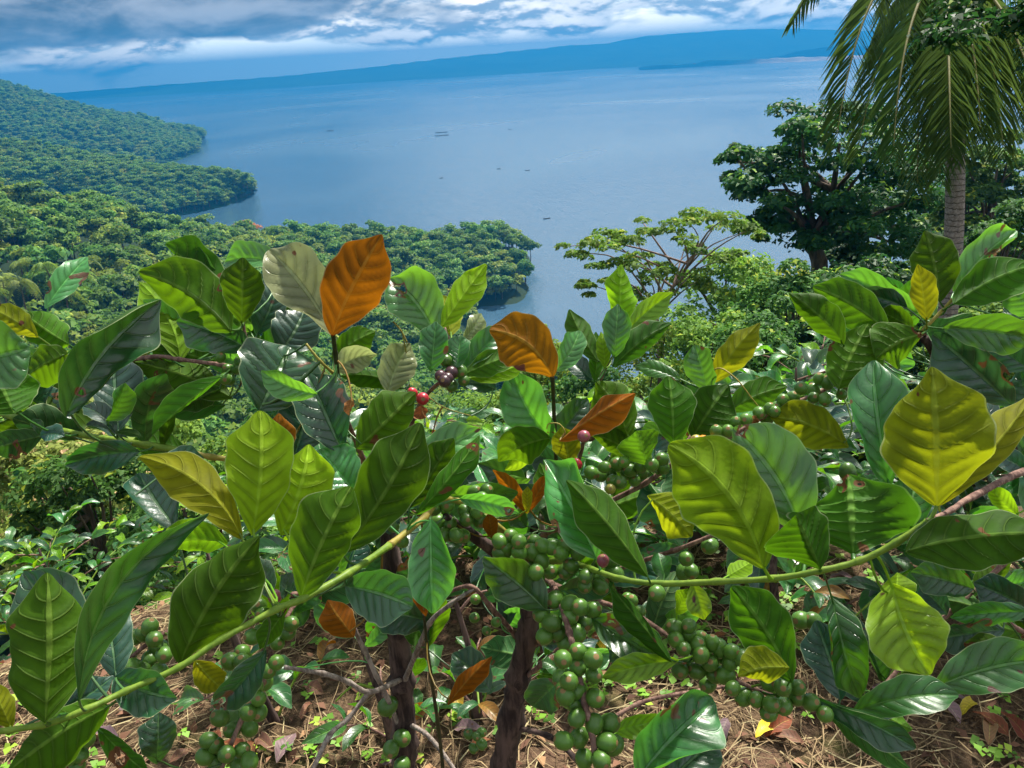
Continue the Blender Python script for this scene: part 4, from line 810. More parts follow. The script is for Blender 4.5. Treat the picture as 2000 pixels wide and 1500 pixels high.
# every leaf in front: bush, kind, side shown (u upper, d under), base px, tip px, width px, depth of base, of tip, [bow, roll deg, fold deg]
LEAVES = '''
W G u 88 603 171 502 46 1.05 1.1 -.05 15 10
W U d 135 672 43 611 72 1.0 1.05 -.05 10 12
W Y d 75 658 -25 598 46 1.0 1.05 .05 20 12
W G u -70 712 58 680 122 .85 .86 0 5 8
W U d 28 808 -12 722 116 .9 .92 0 8 6
W U d 132 690 38 746 66 .95 .98 .1 25 14
W D d 118 720 20 752 62 1.02 1.05 .1 20 12
W D u 128 815 314 586 118 .86 .90 -.16 8 14
W L d 352 704 272 551 80 1.05 1.12 .22 12 10
W Y d 290 692 296 612 18 1.03 1.05 0 10 10
W Y d 286 698 236 660 30 1.02 1.05 0 10 10
W U d 452 648 270 532 100 .93 .98 .16 18 22
W U d 430 585 322 478 74 1.0 1.06 .06 30 24
W D u 436 590 345 490 66 1.03 1.06 .1 10 8
W U d 472 632 474 503 77 .93 .92 0 0 5
W G u 550 520 440 512 56 1.05 1.1 .15 30 20
W B u 500 655 548 536 60 1.04 1.06 .1 25 18
C P u 650 658 526 488 102 .90 .95 .10 10 14
C O d 648 656 746 458 112 .87 .86 -.06 0 6
C B u 543 692 595 604 86 1.02 1.05 .1 12 14
W D u 492 686 345 628 78 .98 1.0 .12 20 14
W U d 455 778 254 706 66 1.0 1.04 .1 25 18
W D d 440 792 288 764 56 1.02 1.06 -.1 20 16
W M d 437 733 298 850 42 .94 .92 .05 35 28
W D d 432 758 352 800 52 1.0 1.0 .05 20 12
W B u 232 842 222 686 92 .98 1.02 -.03 4 10
W M u 207 823 244 748 40 .93 .92 .15 30 25
W B u 226 844 162 794 36 .94 .95 .2 25 15
W D d 226 844 278 855 14 .95 .95 -.2 20 10
W D u 274 882 128 908 62 .92 .94 .1 18 16
W D d 82 852 -25 882 54 .95 .98 .05 10 8
W B u 78 852 126 852 34 .94 .93 -.2 20 14
W D u 76 850 64 818 18 .95 .95 .2 20 14
C L d 492 1046 507 802 122 .80 .82 .08 4 10
C O d 543 902 545 807 60 .90 .90 .03 0 6
C L d 548 1045 602 868 112 .83 .86 .10 8 14
C D u 506 802 566 678 150 .95 1.0 .03 6 12
C G u 620 770 510 724 48 .92 .90 -.12 22 16
C D u 668 884 598 728 106 .93 .96 .02 6 10
C B u 576 890 612 772 96 .98 1.0 .0 14 14
C U d 696 876 812 766 92 .92 .95 .03 8 10
C U d 666 1080 822 826 118 .81 .85 .08 8 14
C G u 700 968 624 878 92 .90 .93 -.02 12 12
C U d 588 1168 686 950 128 .75 .77 -.06 5 8
C Y d 474 1054 272 892 78 .79 .80 .26 22 18
C B u 312 930 398 896 54 .85 .88 -.15 18 14
C B u 345 1032 272 924 96 .88 .92 -.08 12 12
C L d 445 1062 308 1072 64 .84 .86 .18 25 14
C D u 154 1372 408 1002 74 .63 .64 -.30 25 24
C U d 352 1298 506 1048 142 .71 .73 -.10 5 8
C U d 88 1412 92 1118 172 .63 .66 .04 5 14
C D u 156 1290 45 1118 120 .70 .74 .05 10 12
C B u 226 1330 200 1172 74 .76 .80 .06 10 12
C D u 224 1322 346 1364 78 .70 .68 .10 14 16
C B u 90 1398 222 1320 44 .72 .74 .1 20 14
C U d 214 1380 10 1512 120 .70 .68 .08 12 10
C Y d 22 1424 -18 1330 48 .66 .66 0 8 8
C D u 520 1268 418 1382 66 .78 .78 -.08 14 14
C U d 556 1196 508 1268 40 .80 .79 .05 14 14
C Y d 380 1290 434 1346 52 .86 .87 .05 10 10
C D u 306 1492 310 1392 64 .84 .84 .02 4 8
C U d 190 1420 292 1512 46 .74 .74 .06 10 10
C D u 526 1168 498 1088 44 .84 .86 .06 10 10
C D u 552 1170 568 1118 32 .86 .88 0 10 10
C G u 852 658 762 544 98 .98 1.0 .14 10 14
C L d 862 640 950 516 52 .97 1.0 -.03 12 12
C Y d 882 655 862 576 64 1.03 1.06 0 10 10
C M u 842 726 852 628 54 .94 .95 0 6 10
C M u 893 718 900 654 44 .96 .98 0 8 8
C M u 902 726 988 640 48 1.0 1.03 -.04 20 12
C M d 906 732 1012 690 44 .99 1.0 -.05 22 12
C L d 916 738 1026 706 34 1.02 1.04 .1 22 12
C P u 906 662 940 612 34 1.04 1.06 .1 20 10
C U d 648 704 733 648 50 1.02 1.05 -.12 12 12
C P u 652 728 736 692 50 1.0 1.02 -.22 16 14
C P u 758 768 800 670 64 .98 1.0 -.10 8 14
C U d 790 760 665 735 40 1.02 1.04 .2 25 14
C O d 1079 738 956 644 104 .90 .88 .30 8 8
C G u 1085 724 1132 646 50 .94 .96 .12 10 12
C G u 1087 868 999 722 78 1.05 1.05 -.14 18 18
C O d 1092 862 1240 768 50 .97 .96 -.06 35 28
C Y d 1112 904 1096 834 52 .99 .99 .05 8 8
C U d 1076 856 974 902 66 1.02 1.05 .16 18 12
C L d 1062 878 986 918 34 1.05 1.07 .05 20 10
C L d 1212 642 1214 516 64 .99 1.0 -.03 4 8
C M u 1200 698 1207 594 50 .96 .97 0 4 8
C L u 1216 658 1314 572 42 1.0 1.03 -.08 14 10
C M d 1196 718 1312 632 54 .98 1.0 -.10 14 14
C M d 1168 706 1112 604 44 1.0 1.02 -.06 16 14
C U d 1162 748 1164 648 30 1.01 1.03 .05 20 10
C L d 1182 722 1174 648 28 .98 1.0 .03 14 10
C B u 1156 742 1106 700 38 1.03 1.05 .05 20 10
C U d 1228 856 1164 744 88 1.0 1.03 .10 8 10
C U d 1315 872 1306 734 82 .95 .97 .04 4 8
C U d 1352 856 1424 752 90 .97 .99 -.06 10 10
C M d 1418 808 1538 756 54 1.0 1.03 -.12 16 12
C G u 1382 768 1356 674 62 1.0 1.0 .05 8 12
C Y d 1395 748 1484 630 56 1.02 1.0 -.10 14 16
C M u 1332 742 1242 714 30 1.04 1.07 .08 18 10
C D u 1336 748 1366 786 26 1.04 1.05 0 18 10
C U d 1252 892 1148 844 46 1.0 1.03 .05 20 12
C M d 1264 908 1242 842 82 .96 .94 .05 10 14
C L d 1492 1112 1306 868 158 .78 .80 .22 12 14
C G u 1566 1044 1432 836 138 .84 .88 .14 6 10
C M d 1666 1084 1655 926 196 .78 .82 .02 6 24
C U d 1602 1112 1555 1006 122 .77 .75 .02 14 26
C G u 1738 954 1706 704 104 .88 .92 -.05 6 14
C Y d 1830 990 1820 716 190 .75 .76 .02 0 6
E Y d 1834 988 2020 768 62 .78 .84 .06 24 18
E U d 1768 1078 2060 1044 122 .72 .72 -.10 8 8
C L u 1742 1140 1816 1318 134 .80 .76 .10 10 10
C L d 1748 1170 1752 1118 60 .81 .83 .05 10 12
C M u 1626 1168 1680 1364 88 .84 .83 .05 6 12
C B u 1642 1368 1594 1212 84 .90 .93 .04 8 10
C U d 1548 1334 1428 1146 98 .84 .85 .10 10 14
C Y d 1542 1304 1442 1322 70 .83 .82 .14 14 12
C L u 1326 1290 1176 1324 48 .86 .86 .08 14 12
C M u 1156 1205 1304 1292 84 .90 .88 .05 8 14
C U d 1312 1294 1192 1146 50 .85 .85 .02 22 20
C G u 1166 1092 1062 898 106 .90 .97 .04 8 14
C U d 1266 1128 1106 938 82 .85 .90 .06 14 18
C Y d 1264 968 1352 1048 84 .90 .88 -.06 14 16
C G u 842 1014 845 1198 88 .88 .87 .02 4 8
C D u 674 1145 806 1186 100 .80 .79 -.10 10 10
C O d 692 1244 640 1172 64 .88 .88 -.05 10 10
C M u 1066 1192 944 1088 88 .90 .91 .06 8 10
C O d 832 1204 806 1132 32 .95 .95 0 10 10
C G u 898 974 1014 1002 40 .92 .90 -.10 18 10
C G u 790 926 938 838 70 .95 .97 -.04 14 12
C U d 798 992 886 856 74 .90 .92 .02 10 12
C U d 812 1006 936 850 50 .88 .90 .06 16 14
C B u 762 1044 738 944 62 .98 1.0 .04 10 10
C O d 962 1052 954 1002 28 1.0 1.0 0 10 8
C O d 1030 1004 962 918 28 1.04 1.05 .1 18 14
C O d 1032 1002 1078 926 26 1.04 1.05 -.1 18 14
C Y d 1030 1004 1030 950 20 1.03 1.03 0 8 10
C G u 1036 1004 1062 960 30 1.05 1.07 0 14 10
C M u 1028 1030 1000 1000 36 1.06 1.07 0 14 10
C M u 1040 1040 1008 1100 44 1.1 1.1 0 14 10
C O d 874 1378 960 1282 42 1.06 1.05 -.06 14 14
C D u 958 1350 884 1276 64 1.1 1.13 .05 12 12
C G u 1246 1520 1394 1368 128 .80 .84 -.06 10 18
C D u 1300 1530 1400 1440 80 .86 .9 0 10 12
C L u 1195 1432 1302 1408 44 .9 .92 -.06 14 10
E D u 1590 1364 1788 1462 62 .92 .86 -.05 18 16
E D d 1612 1388 1782 1506 50 .93 .90 -.04 24 14
E M u 1664 1392 1872 1358 70 .95 .92 -.12 14 12
E M u 1818 1348 2050 1290 88 .94 .94 -.12 10 12
E B u 1962 1230 1816 1252 64 1.0 1.02 .05 14 12
E U d 2012 1292 1882 1258 54 .97 .99 .1 14 10
E M u 2014 1196 1856 1206 44 .99 1.0 .06 22 12
E B u 2016 1192 1902 1138 66 1.02 1.04 .05 12 14
E D u 1902 1150 1778 1118 64 1.08 1.1 .05 14 12
E B u 1850 1200 1796 1142 52 1.1 1.12 .03 12 10
E U d 1836 590 1806 450 86 .97 1.0 .06 4 8
E G u 1862 572 1984 450 62 .99 1.03 -.10 20 22
E U d 1862 594 2024 516 76 .94 .96 -.10 12 14
E Y d 1810 626 1792 516 46 .93 .93 .02 14 12
E G u 1796 616 1640 536 66 .98 1.02 .10 18 18
E B u 1772 602 1658 570 46 .97 .99 .10 16 12
E U d 1738 652 1588 560 78 .95 .97 .12 10 12
E U d 1648 672 1540 572 66 .94 .96 .10 10 12
E U d 1638 760 1696 632 98 .92 .94 -.08 10 14
E U d 1802 652 1712 700 94 .93 .92 .14 8 12
E U d 1784 642 1714 608 44 .96 .97 .05 14 10
E B u 1980 796 1822 652 96 .96 .98 .04 10 16
E M u 1840 642 2030 664 72 .94 .95 -.08 16 12
E G u 2034 622 1976 548 66 .97 .98 0 10 10
E D u 2040 640 1960 600 60 1.02 1.04 0 14 8
E Y d 1658 874 1504 814 80 .93 .95 .16 12 12
E B u 2016 922 1938 884 46 1.0 1.0 0 16 12
E M u 1746 1064 1794 926 84 .86 .9 .05 10 10
E B u 1708 1052 1836 938 66 .9 .93 -.04 14 12
E L d 1990 1010 1930 950 34 1.05 1.06 0 14 10
E B u 2010 720 1900 640 80 1.05 1.08 0 14 12
E D u 2030 830 1990 720 80 1.06 1.08 0 12 10
C M u 1190 1290 1270 1240 54 1.02 1.02 0 14 10
C D u 1090 1330 1040 1380 70 1.12 1.14 0 14 10
C G u 1100 1310 1060 1290 44 1.14 1.15 0 14 10
C R d 846 838 854 866 20 1.0 1.0 .1 20 25
C R d 690 778 682 812 18 .92 .92 .1 20 30
C R d 1744 862 1752 930 34 .9 .9 .2 20 30
C R d 1476 812 1470 838 26 .95 .95 .2 20 30
C R d 824 792 832 816 26 1.0 1.0 .2 20 30
C B u 968 760 905 748 44 1.03 1.04 .15 20 20
C D u 1520 1080 1450 1010 60 1.05 1.08 0 14 10
C L d 1320 1200 1345 1150 34 .9 .88 0 14 12
C L u 1352 1140 1375 1210 42 .87 .86 -.05 14 12
C M u 1300 1130 1285 1080 40 .92 .94 0 14 12
C L d 1420 1126 1470 1096 34 .86 .88 0 20 12
'''
rgL = np.random.default_rng(3)
def add_leaf(bk, kind, face, bx, by, tx, ty, w, d0, d1, bow=0., roll=8., fold=10., seed=0):
    root, b0 = BUSH[bk]; L = math.hypot(tx-bx, ty-by); n = 48 if L > 90 else 26
    t = (.5-.5*np.cos(np.linspace(0, 1, n)*math.pi))[:, None]
    perp = np.array([-(ty-by), tx-bx])/L; mx, my = (bx+tx)/2+perp[0]*bow*L, (by+ty)/2+perp[1]*bow*L
    up = 1. if face == 'u' else -1.
    dm = (d0+d1)/2; Lm = L/F*dm
    A, Bm, T_ = P(bx, by, d0), P(mx, my, dm - Lm*(.22*rgL.random()+.03)), P(tx, ty, d1)
    C = A*(1-t)**2 + 2*Bm*t*(1-t) + T_*t*t; T = norm(np.gradient(C, axis=0))
    view = norm(CAMP-C); S0 = norm(np.cross(T, view)); N0 = np.cross(S0, T)
    rl = math.radians(roll*(1 if rgL.random() < .5 else -1)) + 1.1*(t[:, 0]-.4)*(rgL.random()-.5)
    S = S0*np.cos(rl)[:, None] + N0*np.sin(rl)[:, None]; N_ = np.cross(S, T)
    if up < 0: S, N_ = -S, -N_
    hw = w/2/F*dm/math.cos(math.radians(roll))/max(.7, math.cos(math.radians(fold*1.15+6)))*1.06
    wob = {'P': .16, 'R': .3}.get(kind, .11)*(.5+rgL.random())
    V, Fc, UV = leaf_sheet(C, S, N_, hw, math.radians(fold*1.15+6*rgL.random()), 1.0*(rgL.random()-.3), wob, .085, 8 if L > 90 else 5, seed, .72+.16*rgL.random(), .50+.14*rgL.random(), asym=.08*(rgL.random()-.5))
    pts = _SP[bk]; dd = np.linalg.norm(pts-C[0], axis=1); k = int(np.argmin(dd)); rt = pts[k] if dd[k] < .16 else C[0]-T[0]*.03
    V, Fc, UV = with_petiole(V, Fc, UV, C, rt, max(.0010, hw*.035))
    return obj('leaf', leaf_mesh(V-C[0], Fc, UV, LM[kind]), root, C[0]-b0)
for i, ln in enumerate(LEAVES.strip().split('\n')):
    q = ln.split(); add_leaf(q[0], q[1], q[2], *[float(v) for v in q[3:]], seed=i)

# leaves further inside the bushes, growing from the woody branches in opposite pairs
rgI = np.random.default_rng(44)
def inner_leaves(bk, n, lo, hi, kinds, xr=(-100, 2100)):
    cand = []
    for q, r in STEMS[bk]:
        for j in range(2, len(q)-1):
            x, y, d = proj(q[j])
            if lo < y < hi and d > .93 and r[j] < .014 and xr[0] < x < xr[1]: cand.append((x, y, d))
    for k in range(n):
        x, y, d = cand[int(rgI.random()*len(cand))]; a = -math.pi/2 + rgI.normal()*1.15; L = (75+75*rgI.random())/d
        dd = d + .05 + .10*rgI.random(); kd = kinds[int(rgI.random()*len(kinds))]; fc = 'd' if kd in 'UYLO' or rgI.random() < .2 else 'u'
        bx, by = x+rgI.normal()*6, y+rgI.normal()*6
        add_leaf(bk, kd, fc, bx, by, bx+L*math.cos(a), by+L*math.sin(a), L*(.38+.14*rgI.random()), dd, dd+.05*rgI.normal(), .12*rgI.normal(), 8+26*rgI.random(), 8+14*rgI.random(), seed=1000+k)
inner_leaves('C', 105, 860, 1330, 'BBDMMGUGDM')
inner_leaves('W', 34, 640, 900, 'BDMGDUD', (-60, 700))
inner_leaves('E', 46, 620, 1400, 'BDMBGDU')

# berries: lathe with a flat brown navel
def cherry_mesh(name, mat):
    z = [-1, -.94, -.72, -.35, .05, .45, .74, .92, .975, .95]; r = [.0, .34, .66, .9, .97, .91, .70, .42, .30, .0]
    V, Fc, mi = [(0, 0, -1.)], [], []; s = 12
    for a, b in zip(z[1:-1], r[1:-1]): V += [(b*math.cos(k/s*6.2832), b*math.sin(k/s*6.2832), a*1.08) for k in range(s)]
    V.append((0, 0, .955*1.08)); n = len(z)-2
    for k in range(s): Fc.append((0, 1+(k+1) % s, 1+k)); mi.append(0)
    for i in range(n-1):
        for k in range(s): a = 1+i*s+k; b = 1+i*s+(k+1) % s; Fc.append((a, b, b+s, a+s)); mi.append(0)
    for k in range(s): Fc.append((1+(n-1)*s+k, 1+(n-1)*s+(k+1) % s, len(V)-1)); mi.append(1)
    return mesh(name, np.array(V), Fc, [mat, NAVEL], mi=mi)
CM = {k: cherry_mesh('cherry', m) for k, m in CH.items()}
BERRIES = {  # depth, size px, colour: pixel positions
 ('C', .95, 33, 'g'): '996 1050 1014 1056 1044 1056 990 1072 1014 1079 1038 1080 1060 1068 1080 1066 1097 1080 1128 1078 1108 1064 994 1094 1016 1102 1034 1102 1056 1098 1048 1118 1075 1118 1116 1106 1104 1118 978 1058 978 1082 1146 1126 1173 1130 1142 1144 1172 1146 1190 1096 1200 1120',
 ('C', .86, 34, 'g'): '1284 1156',
 ('C', .92, 35, 'g'): '1085 1172 1112 1178 1134 1186 1158 1192 1060 1200 1076 1214 1113 1206 1140 1215 1064 1240 1090 1238 1126 1237 1103 1253',
 ('C', .84, 37, 'g'): '1100 1290 1130 1276 1158 1288 1128 1304 1158 1318 1100 1322 1112 1330 1104 1348 1128 1348 1160 1360 1104 1362 1120 1378 1124 1400 1160 1414 1190 1412 1102 1446 1132 1442 1182 1450 1196 1460 1138 1480 1170 1484',
 ('C', .915, 34, 'g'): '1320 1228 1346 1224 1318 1248 1342 1240 1368 1248 1336 1266 1358 1264 1390 1256 1368 1278 1350 1292 1388 1294 1412 1282 1406 1266 1330 1310 1360 1312 1394 1320 1416 1320 1428 1296 1448 1286 1382 1336 1426 1272',
 ('C', .895, 34, 'g'): '1430 1342 1454 1360 1478 1366 1502 1336 1528 1340 1522 1356 1556 1344 1558 1362 1580 1372 1504 1376 1530 1380 1500 1392 1612 1396',
 ('C', .965, 25, 'g'): '1399 845 1422 844 1455 818 1440 823 1482 807 1500 800 1511 805 1498 818 1525 782 1548 778 1518 796 1565 760 1587 760 1588 776 1609 778 1617 749 1602 739 1649 749 1644 771 1682 730',
 ('E', .98, 34, 'g'): '1655 920 1564 1210 1586 1214',
 ('C', .96, 24, 'y'): '1358 861 1354 874 1189 955', ('C', .955, 25, 'o'): '1374 863', ('C', .95, 24, 'p'): '1367 879 1139 854', ('C', .95, 26, 'r'): '1392 881',
 ('C', 1.0, 27, 'g'): '1157 924 1178 910 1172 928 1190 924 1208 908 1226 926 1232 917 1257 926 1273 908 1199 944 1212 944 1241 938 1293 895 1293 913 1237 899 1222 905 1250 910',
 ('C', 1.03, 20, 'r'): '1127 906', ('C', 1.04, 20, 'k'): '1154 852',
 ('C', .90, 33, 'g'): '264 1246 280 1240 292 1226 250 1278 258 1302 292 1286 310 1264 320 1280 276 1304 310 1312 182 1338 300 1250',
 ('C', .925, 33, 'g'): '474 1274 452 1292 472 1294 538 1294 524 1310 518 1334 504 1362 486 1394 506 1392 454 1402 430 1404 488 1422 454 1428 408 1446 424 1456 400 1476 420 1490 442 1472 472 1464 488 1486 466 1492 500 1342',
 ('C', .955, 31, 'g'): '506 1186 514 1204 536 1208 510 1232 566 1218 564 1240 542 1256 494 1242', ('C', .96, 28, 'p'): '538 1166',
 ('C', .86, 33, 'g'): '134 1478 104 1492 156 1472 172 1444 120 1470 150 1496',
 ('C', 1.02, 28, 'g'): '848 994 873 986 880 1024 856 1020 906 996 930 1000 926 962 950 960 892 1048 880 1044 904 1044 766 1028 788 1058 782 942 912 1016 934 1016 866 1044 940 972',
 ('C', 1.01, 19, 'r'): '808 768', ('C', 1.0, 24, 'r'): '826 777', ('C', .98, 26, 'k'): '862 732 874 738 880 728 868 746', ('C', .99, 26, 'g'): '874 708 888 715 899 724 906 742 884 752',
 ('W', 1.0, 24, 'g'): '430 697 445 719 463 719 468 706 450 744 439 739',
 ('C', 1.40, 35, 'g'): '758 1378 786 1440 762 1460 786 1494', ('C', 1.16, 20, 'g'): '927 1170 926 1208 948 1232 970 1214 916 1432 930 1440 940 1454 926 1460 938 1432',
 ('C', 1.005, 32, 'g'): '1385 1066 1340 1094 1352 1112 1336 1116', ('C', 1.02, 27, 'g'): '1224 1168 1226 1182 1246 1194 1236 1174',
 ('C', .89, 26, 'p'): '1178 1097',
}
rgB = np.random.default_rng(21)
for (bk, d, sz, colr), s in BERRIES.items():
    root, b0 = BUSH[bk]; v = [float(q) for q in s.split()]
    for x, y in zip(v[::2], v[1::2]):
        dd = d - .014 + rgB.normal()*.014; p = P(x+rgB.normal()*1.5, y+rgB.normal()*1.5, dd); k = int(np.argmin(np.linalg.norm(_SP[bk]-p, axis=1)))
        o = obj('cherry', CM[colr], root, p-b0); r = sz/2/F*dd*(.92+.2*rgB.random()); o.scale = (r, r, r*1.04)
        ax = norm(p-_SP[bk][k])*.8 + norm(CAMP-p)*.75 + rgB.normal(size=3)*.4
        o.rotation_euler = Vector(ax).to_track_quat('Z', 'Y').to_euler()

# ------------------------------------------------------------------ coffee bushes further back: every leaf its own piece, meshes shared
def std_leaf(kind, seed, L=.14, w=.058, droop=.25):
    t = (.5-.5*np.cos(np.linspace(0, 1, 13)*math.pi))[:, None]; C = np.concatenate([t*0, t, -droop*t*t + .12*np.sin(t*3.1)], 1)*L
    T = norm(np.gradient(C, axis=0)); S = np.tile([[1., 0, 0]], (13, 1)); N_ = np.cross(S, T); rg = np.random.default_rng(seed)
    V, Fc, UV = leaf_sheet(C, S, N_, w/2, math.radians(8+14*rg.random()), .3*rg.random(), .13, .07, 3, seed)
    V, Fc, UV = with_petiole(V, Fc, UV, C, np.array([0, -.012, -.004]), .0013); return leaf_mesh(V, Fc, UV, LM[kind])
STD = {k: [std_leaf(k, 900+i, .14, .052+.008*(i % 3), .1+.25*(i % 4)/3) for i in range(4)] for k in 'DMGLBOYU'}
def coffee_shrub(name, label, base, H, spread, nbr, nleaf, kinds, seed, scale=1., group='coffee bushes behind', cherries=0, updir=.5, cat='coffee bush'):
    rg = np.random.default_rng(seed); b = np.array([base[0], base[1], ground_at(base[0], base[1])]); root = empty(name, b, label, cat, group)
    top = np.array([rg.normal()*.05, rg.normal()*.05, H]); pp, rr = smooth_path([(0, 0, -.05), top*.5+rg.normal(size=3)*.03, top], [.018*scale+.004, .012*scale+.002, .004], 5)
    v, f = tube(pp, rr, 7, rough=.15); obj('trunk', mesh('trunk', v, f, BARK), root); left = nleaf
    for k in range(nbr):
        s = pp[int((.15+.8*k/nbr)*(len(pp)-1))]; a = k*2.4+rg.random(); ln = spread*(1.05-.55*k/nbr)*(.7+.5*rg.random())
        d = np.array([math.cos(a), math.sin(a), 0]); e = s + d*ln + np.array([0, 0, ln*(updir*.5 - .25*rg.random())]); m_ = s + d*ln*.5 + np.array([0, 0, ln*updir*.45])
        q, r = smooth_path([s, m_, e], [.006, .0045, .0025], 5); v, f = tube(q, r*scale, 6); obj('branch', mesh('branch', v, f, TWIG if k % 2 else TWIGG), root)
        n = max(2, int(nleaf/nbr/2)); T = norm(np.gradient(q, axis=0))
        for i in range(n):
            u = .15+.85*(i+.7)/n; j = min(int(u*(len(q)-1)), len(q)-1); p = q[j]; tt = T[j]
            for sg in (-1, 1):
                if left <= 0: break
                left -= 1; sd = norm(np.cross(tt, [0, 0, 1.]))*sg; dr = norm(sd*.8 + tt*(.35+.9*u*u) + np.array([0, 0, .25+.5*rg.random()*updir]) + rg.normal(size=3)*.22)
                nn = norm(np.array([0, 0, 1.]) + rg.normal(size=3)*.35 - dr*.2); x = norm(np.cross(dr, nn)); z = np.cross(x, dr)
                kd = kinds[int(rg.random()*len(kinds))]
                if u > .95 and rg.random() < .35 and 'L' in kinds: kd = 'L'
                o = obj('leaf', STD[kd][int(rg.random()*4)], root); sc = scale*(.65+.6*rg.random())
                mt = Matrix(((x[0], dr[0], z[0], p[0]), (x[1], dr[1], z[1], p[1]), (x[2], dr[2], z[2], p[2]), (0, 0, 0, 1))); o.matrix_local = mt @ Matrix.Diagonal((sc, sc, sc, 1))
            if cherries and rg.random() < .5 and u < .7:
                for c in range(4):
                    if cherries <= 0: break
                    cherries -= 1; o = obj('cherry', CM['g'], root, p + rg.normal(size=3)*.012); o.scale = (.0085,)*3; o.rotation_euler = rg.random(3)*6
    return root
CS = coffee_shrub
CS('coffee_bush', 'leafy coffee bush with small shiny leaves at the left edge behind', (-1.95, 2.75), .50, .55, 26, 290, 'MMGLDL', 31, .62)
CS('coffee_bush', 'dense green coffee bush at left between two front branches', (-1.35, 2.95), .48, .5, 26, 290, 'MMGLDL', 32, .62)
CS('coffee_bush', 'low coffee bush left of the lime leaves on the brow', (-1.0, 3.3), .5, .5, 24, 250, 'MMGLDM', 40, .7)
CS('coffee_bush', 'coffee bush behind the two brown stems in the middle', (.02, 2.35), .52, .5, 24, 260, 'GGBBMDU', 33, 1.0, cherries=20)
CS('coffee_bush', 'glossy coffee bush behind the long green right branch', (.62, 2.45), .50, .5, 24, 240, 'GGBBMDU', 34, 1.0, cherries=14)
CS('coffee_bush', 'shaded coffee bush at the lower right edge behind', (1.4, 2.05), .62, .5, 26, 270, 'BBDMGD', 35, 1.1, cherries=16)
CS('coffee_bush', 'coffee bush behind the lime leaves left of centre', (-.55, 2.45), .46, .5, 24, 230, 'GBMDMU', 36, 1.0, cherries=10)
CS('coffee_bush', 'bright bush on the brow behind the centre berries', (.25, 3.9), .95, .8, 24, 270, 'LGGMLG', 37, .9)
CS('coffee_bush', 'green bush on the brow behind the right berries', (1.5, 3.7), .95, .8, 24, 260, 'GMMDGL', 38, .9)
CS('coffee_bush', 'low bush on the brow left of the brown stems', (-.55, 3.9), .9, .8, 24, 260, 'LGMMDG', 39, .9)
CS('coffee_bush', 'shaded bush behind the large yellow olive leaf', (1.2, 2.9), .75, .55, 24, 250, 'BDMGMD', 41, 1.0)
for i, (x, y, h, sp, n, lb) in enumerate(((-.38, 1.62, .42, .14, 12, 'small coffee seedling on the litter left of the brown stems'), (-.16, 1.7, .5, .16, 14, 'coffee seedling with dark leaves between the two brown stems'),
        (-.72, 1.72, .62, .22, 16, 'young coffee plant with thin twin stems at lower left'), (.78, 1.9, .45, .2, 12, 'young coffee plant under the right berry cluster'), (.02, 1.95, .55, .2, 16, 'young coffee plant behind the right hand stem'))):
    CS('coffee_seedling', lb, (x, y), h, sp, 6, n, 'GMMDO', 60+i, .75, 'coffee seedlings on the ground', updir=1.0, cat='seedling')

# ------------------------------------------------------------------ the ground: straw, litter, weeds, fallen leaves
def strip_field(n, seed, region, L, W, lift, mat, name, label, cat, curl=.5):
    rg = np.random.default_rng(seed); x = region[0]+(region[1]-region[0])*rg.random(n); y = region[2]+(region[3]-region[2])*rg.random(n)
    k = vnoise(np.stack([x, y], -1)*2.2, seed) + rg.normal(size=n)*.5 > -.35; x, y = x[k], y[k]; n = len(x)
    z = height(x, y); a = rg.random(n)*6.283; l = L*(.4+.9*rg.random(n)); V = np.zeros((n, 8, 3)); c = (rg.random(n)-.5)*curl*2
    p = np.stack([x, y, z], -1); up = rg.random(n)*lift
    for s in range(4):
        t = s/3; an = a + c*t*2; p2 = p + np.stack([np.cos(an), np.sin(an), np.zeros(n)], -1)*(l*t)[:, None]; p2[:, 2] = height(p2[:, 0], p2[:, 1]) + .004 + up*(math.sin(t*3.1)+.2)
        w = W*(1-.6*t)*(.6+.8*rg.random(n)); pr = np.stack([-np.sin(an), np.cos(an), np.zeros(n)], -1)*w[:, None]
        V[:, s*2] = p2-pr; V[:, s*2+1] = p2+pr + np.array([0, 0, .001])
    i = (np.arange(n)*8)[:, None]; Fc = np.concatenate([i+np.array([s*2, s*2+1, s*2+3, s*2+2]) for s in range(3)])
    o = obj(name, quads_mesh(name, V.reshape(-1, 3), Fc, mat, {'tint': np.repeat(rg.random(n), 8)})); tag(o, label, cat, None, 'stuff'); return o
def tint_mat(name, a, b, c, rough=.8):
    m, N = material(name); t = N.new('ShaderNodeAttribute', attribute_name='tint').outputs['Fac']
    col = N.mix(N.step(t, 0., .6), a, b); col = N.mix(N.step(t, .7, .95), col, c); out(N, principled(N, col, rough, .2)); return m
STRAW = tint_mat('dry_straw', (.14, .09, .05), (.32, .23, .12), (.46, .38, .20))
RG = (-2.4, 2.4, .95, 2.75)
strip_field(11000, 1, RG, .16, .0016, .02, STRAW, 'straw', 'dry tangled straw scattered over the brown soil', 'straw')
def litter(n, seed, size, mat, name, label, cat, lift=.012, asp=.5, ylo=.95):
    rg = np.random.default_rng(seed); x = -2.4+4.8*rg.random(n); y = ylo+1.8*rg.random(n); z = height(x, y)+.004+lift*rg.random(n)
    Nn = np.tile([[0, 0, 1.]], (n, 1)) + rg.normal(size=(n, 3))*.3; V, Fc = leaf_faces(np.stack([x, y, z], -1), Nn, size, asp, rg, .3)
    o = obj(name, quads_mesh(name, V, Fc, mat, {'tint': np.repeat(rg.random(n), 4)})); tag(o, label, cat, None, 'stuff')
LITTER = tint_mat('leaf_litter', (.07, .035, .022), (.20, .10, .06), (.34, .20, .10))
litter(2600, 2, .035, LITTER, 'leaf_litter', 'crumbled brown leaf litter covering the soil', 'litter')
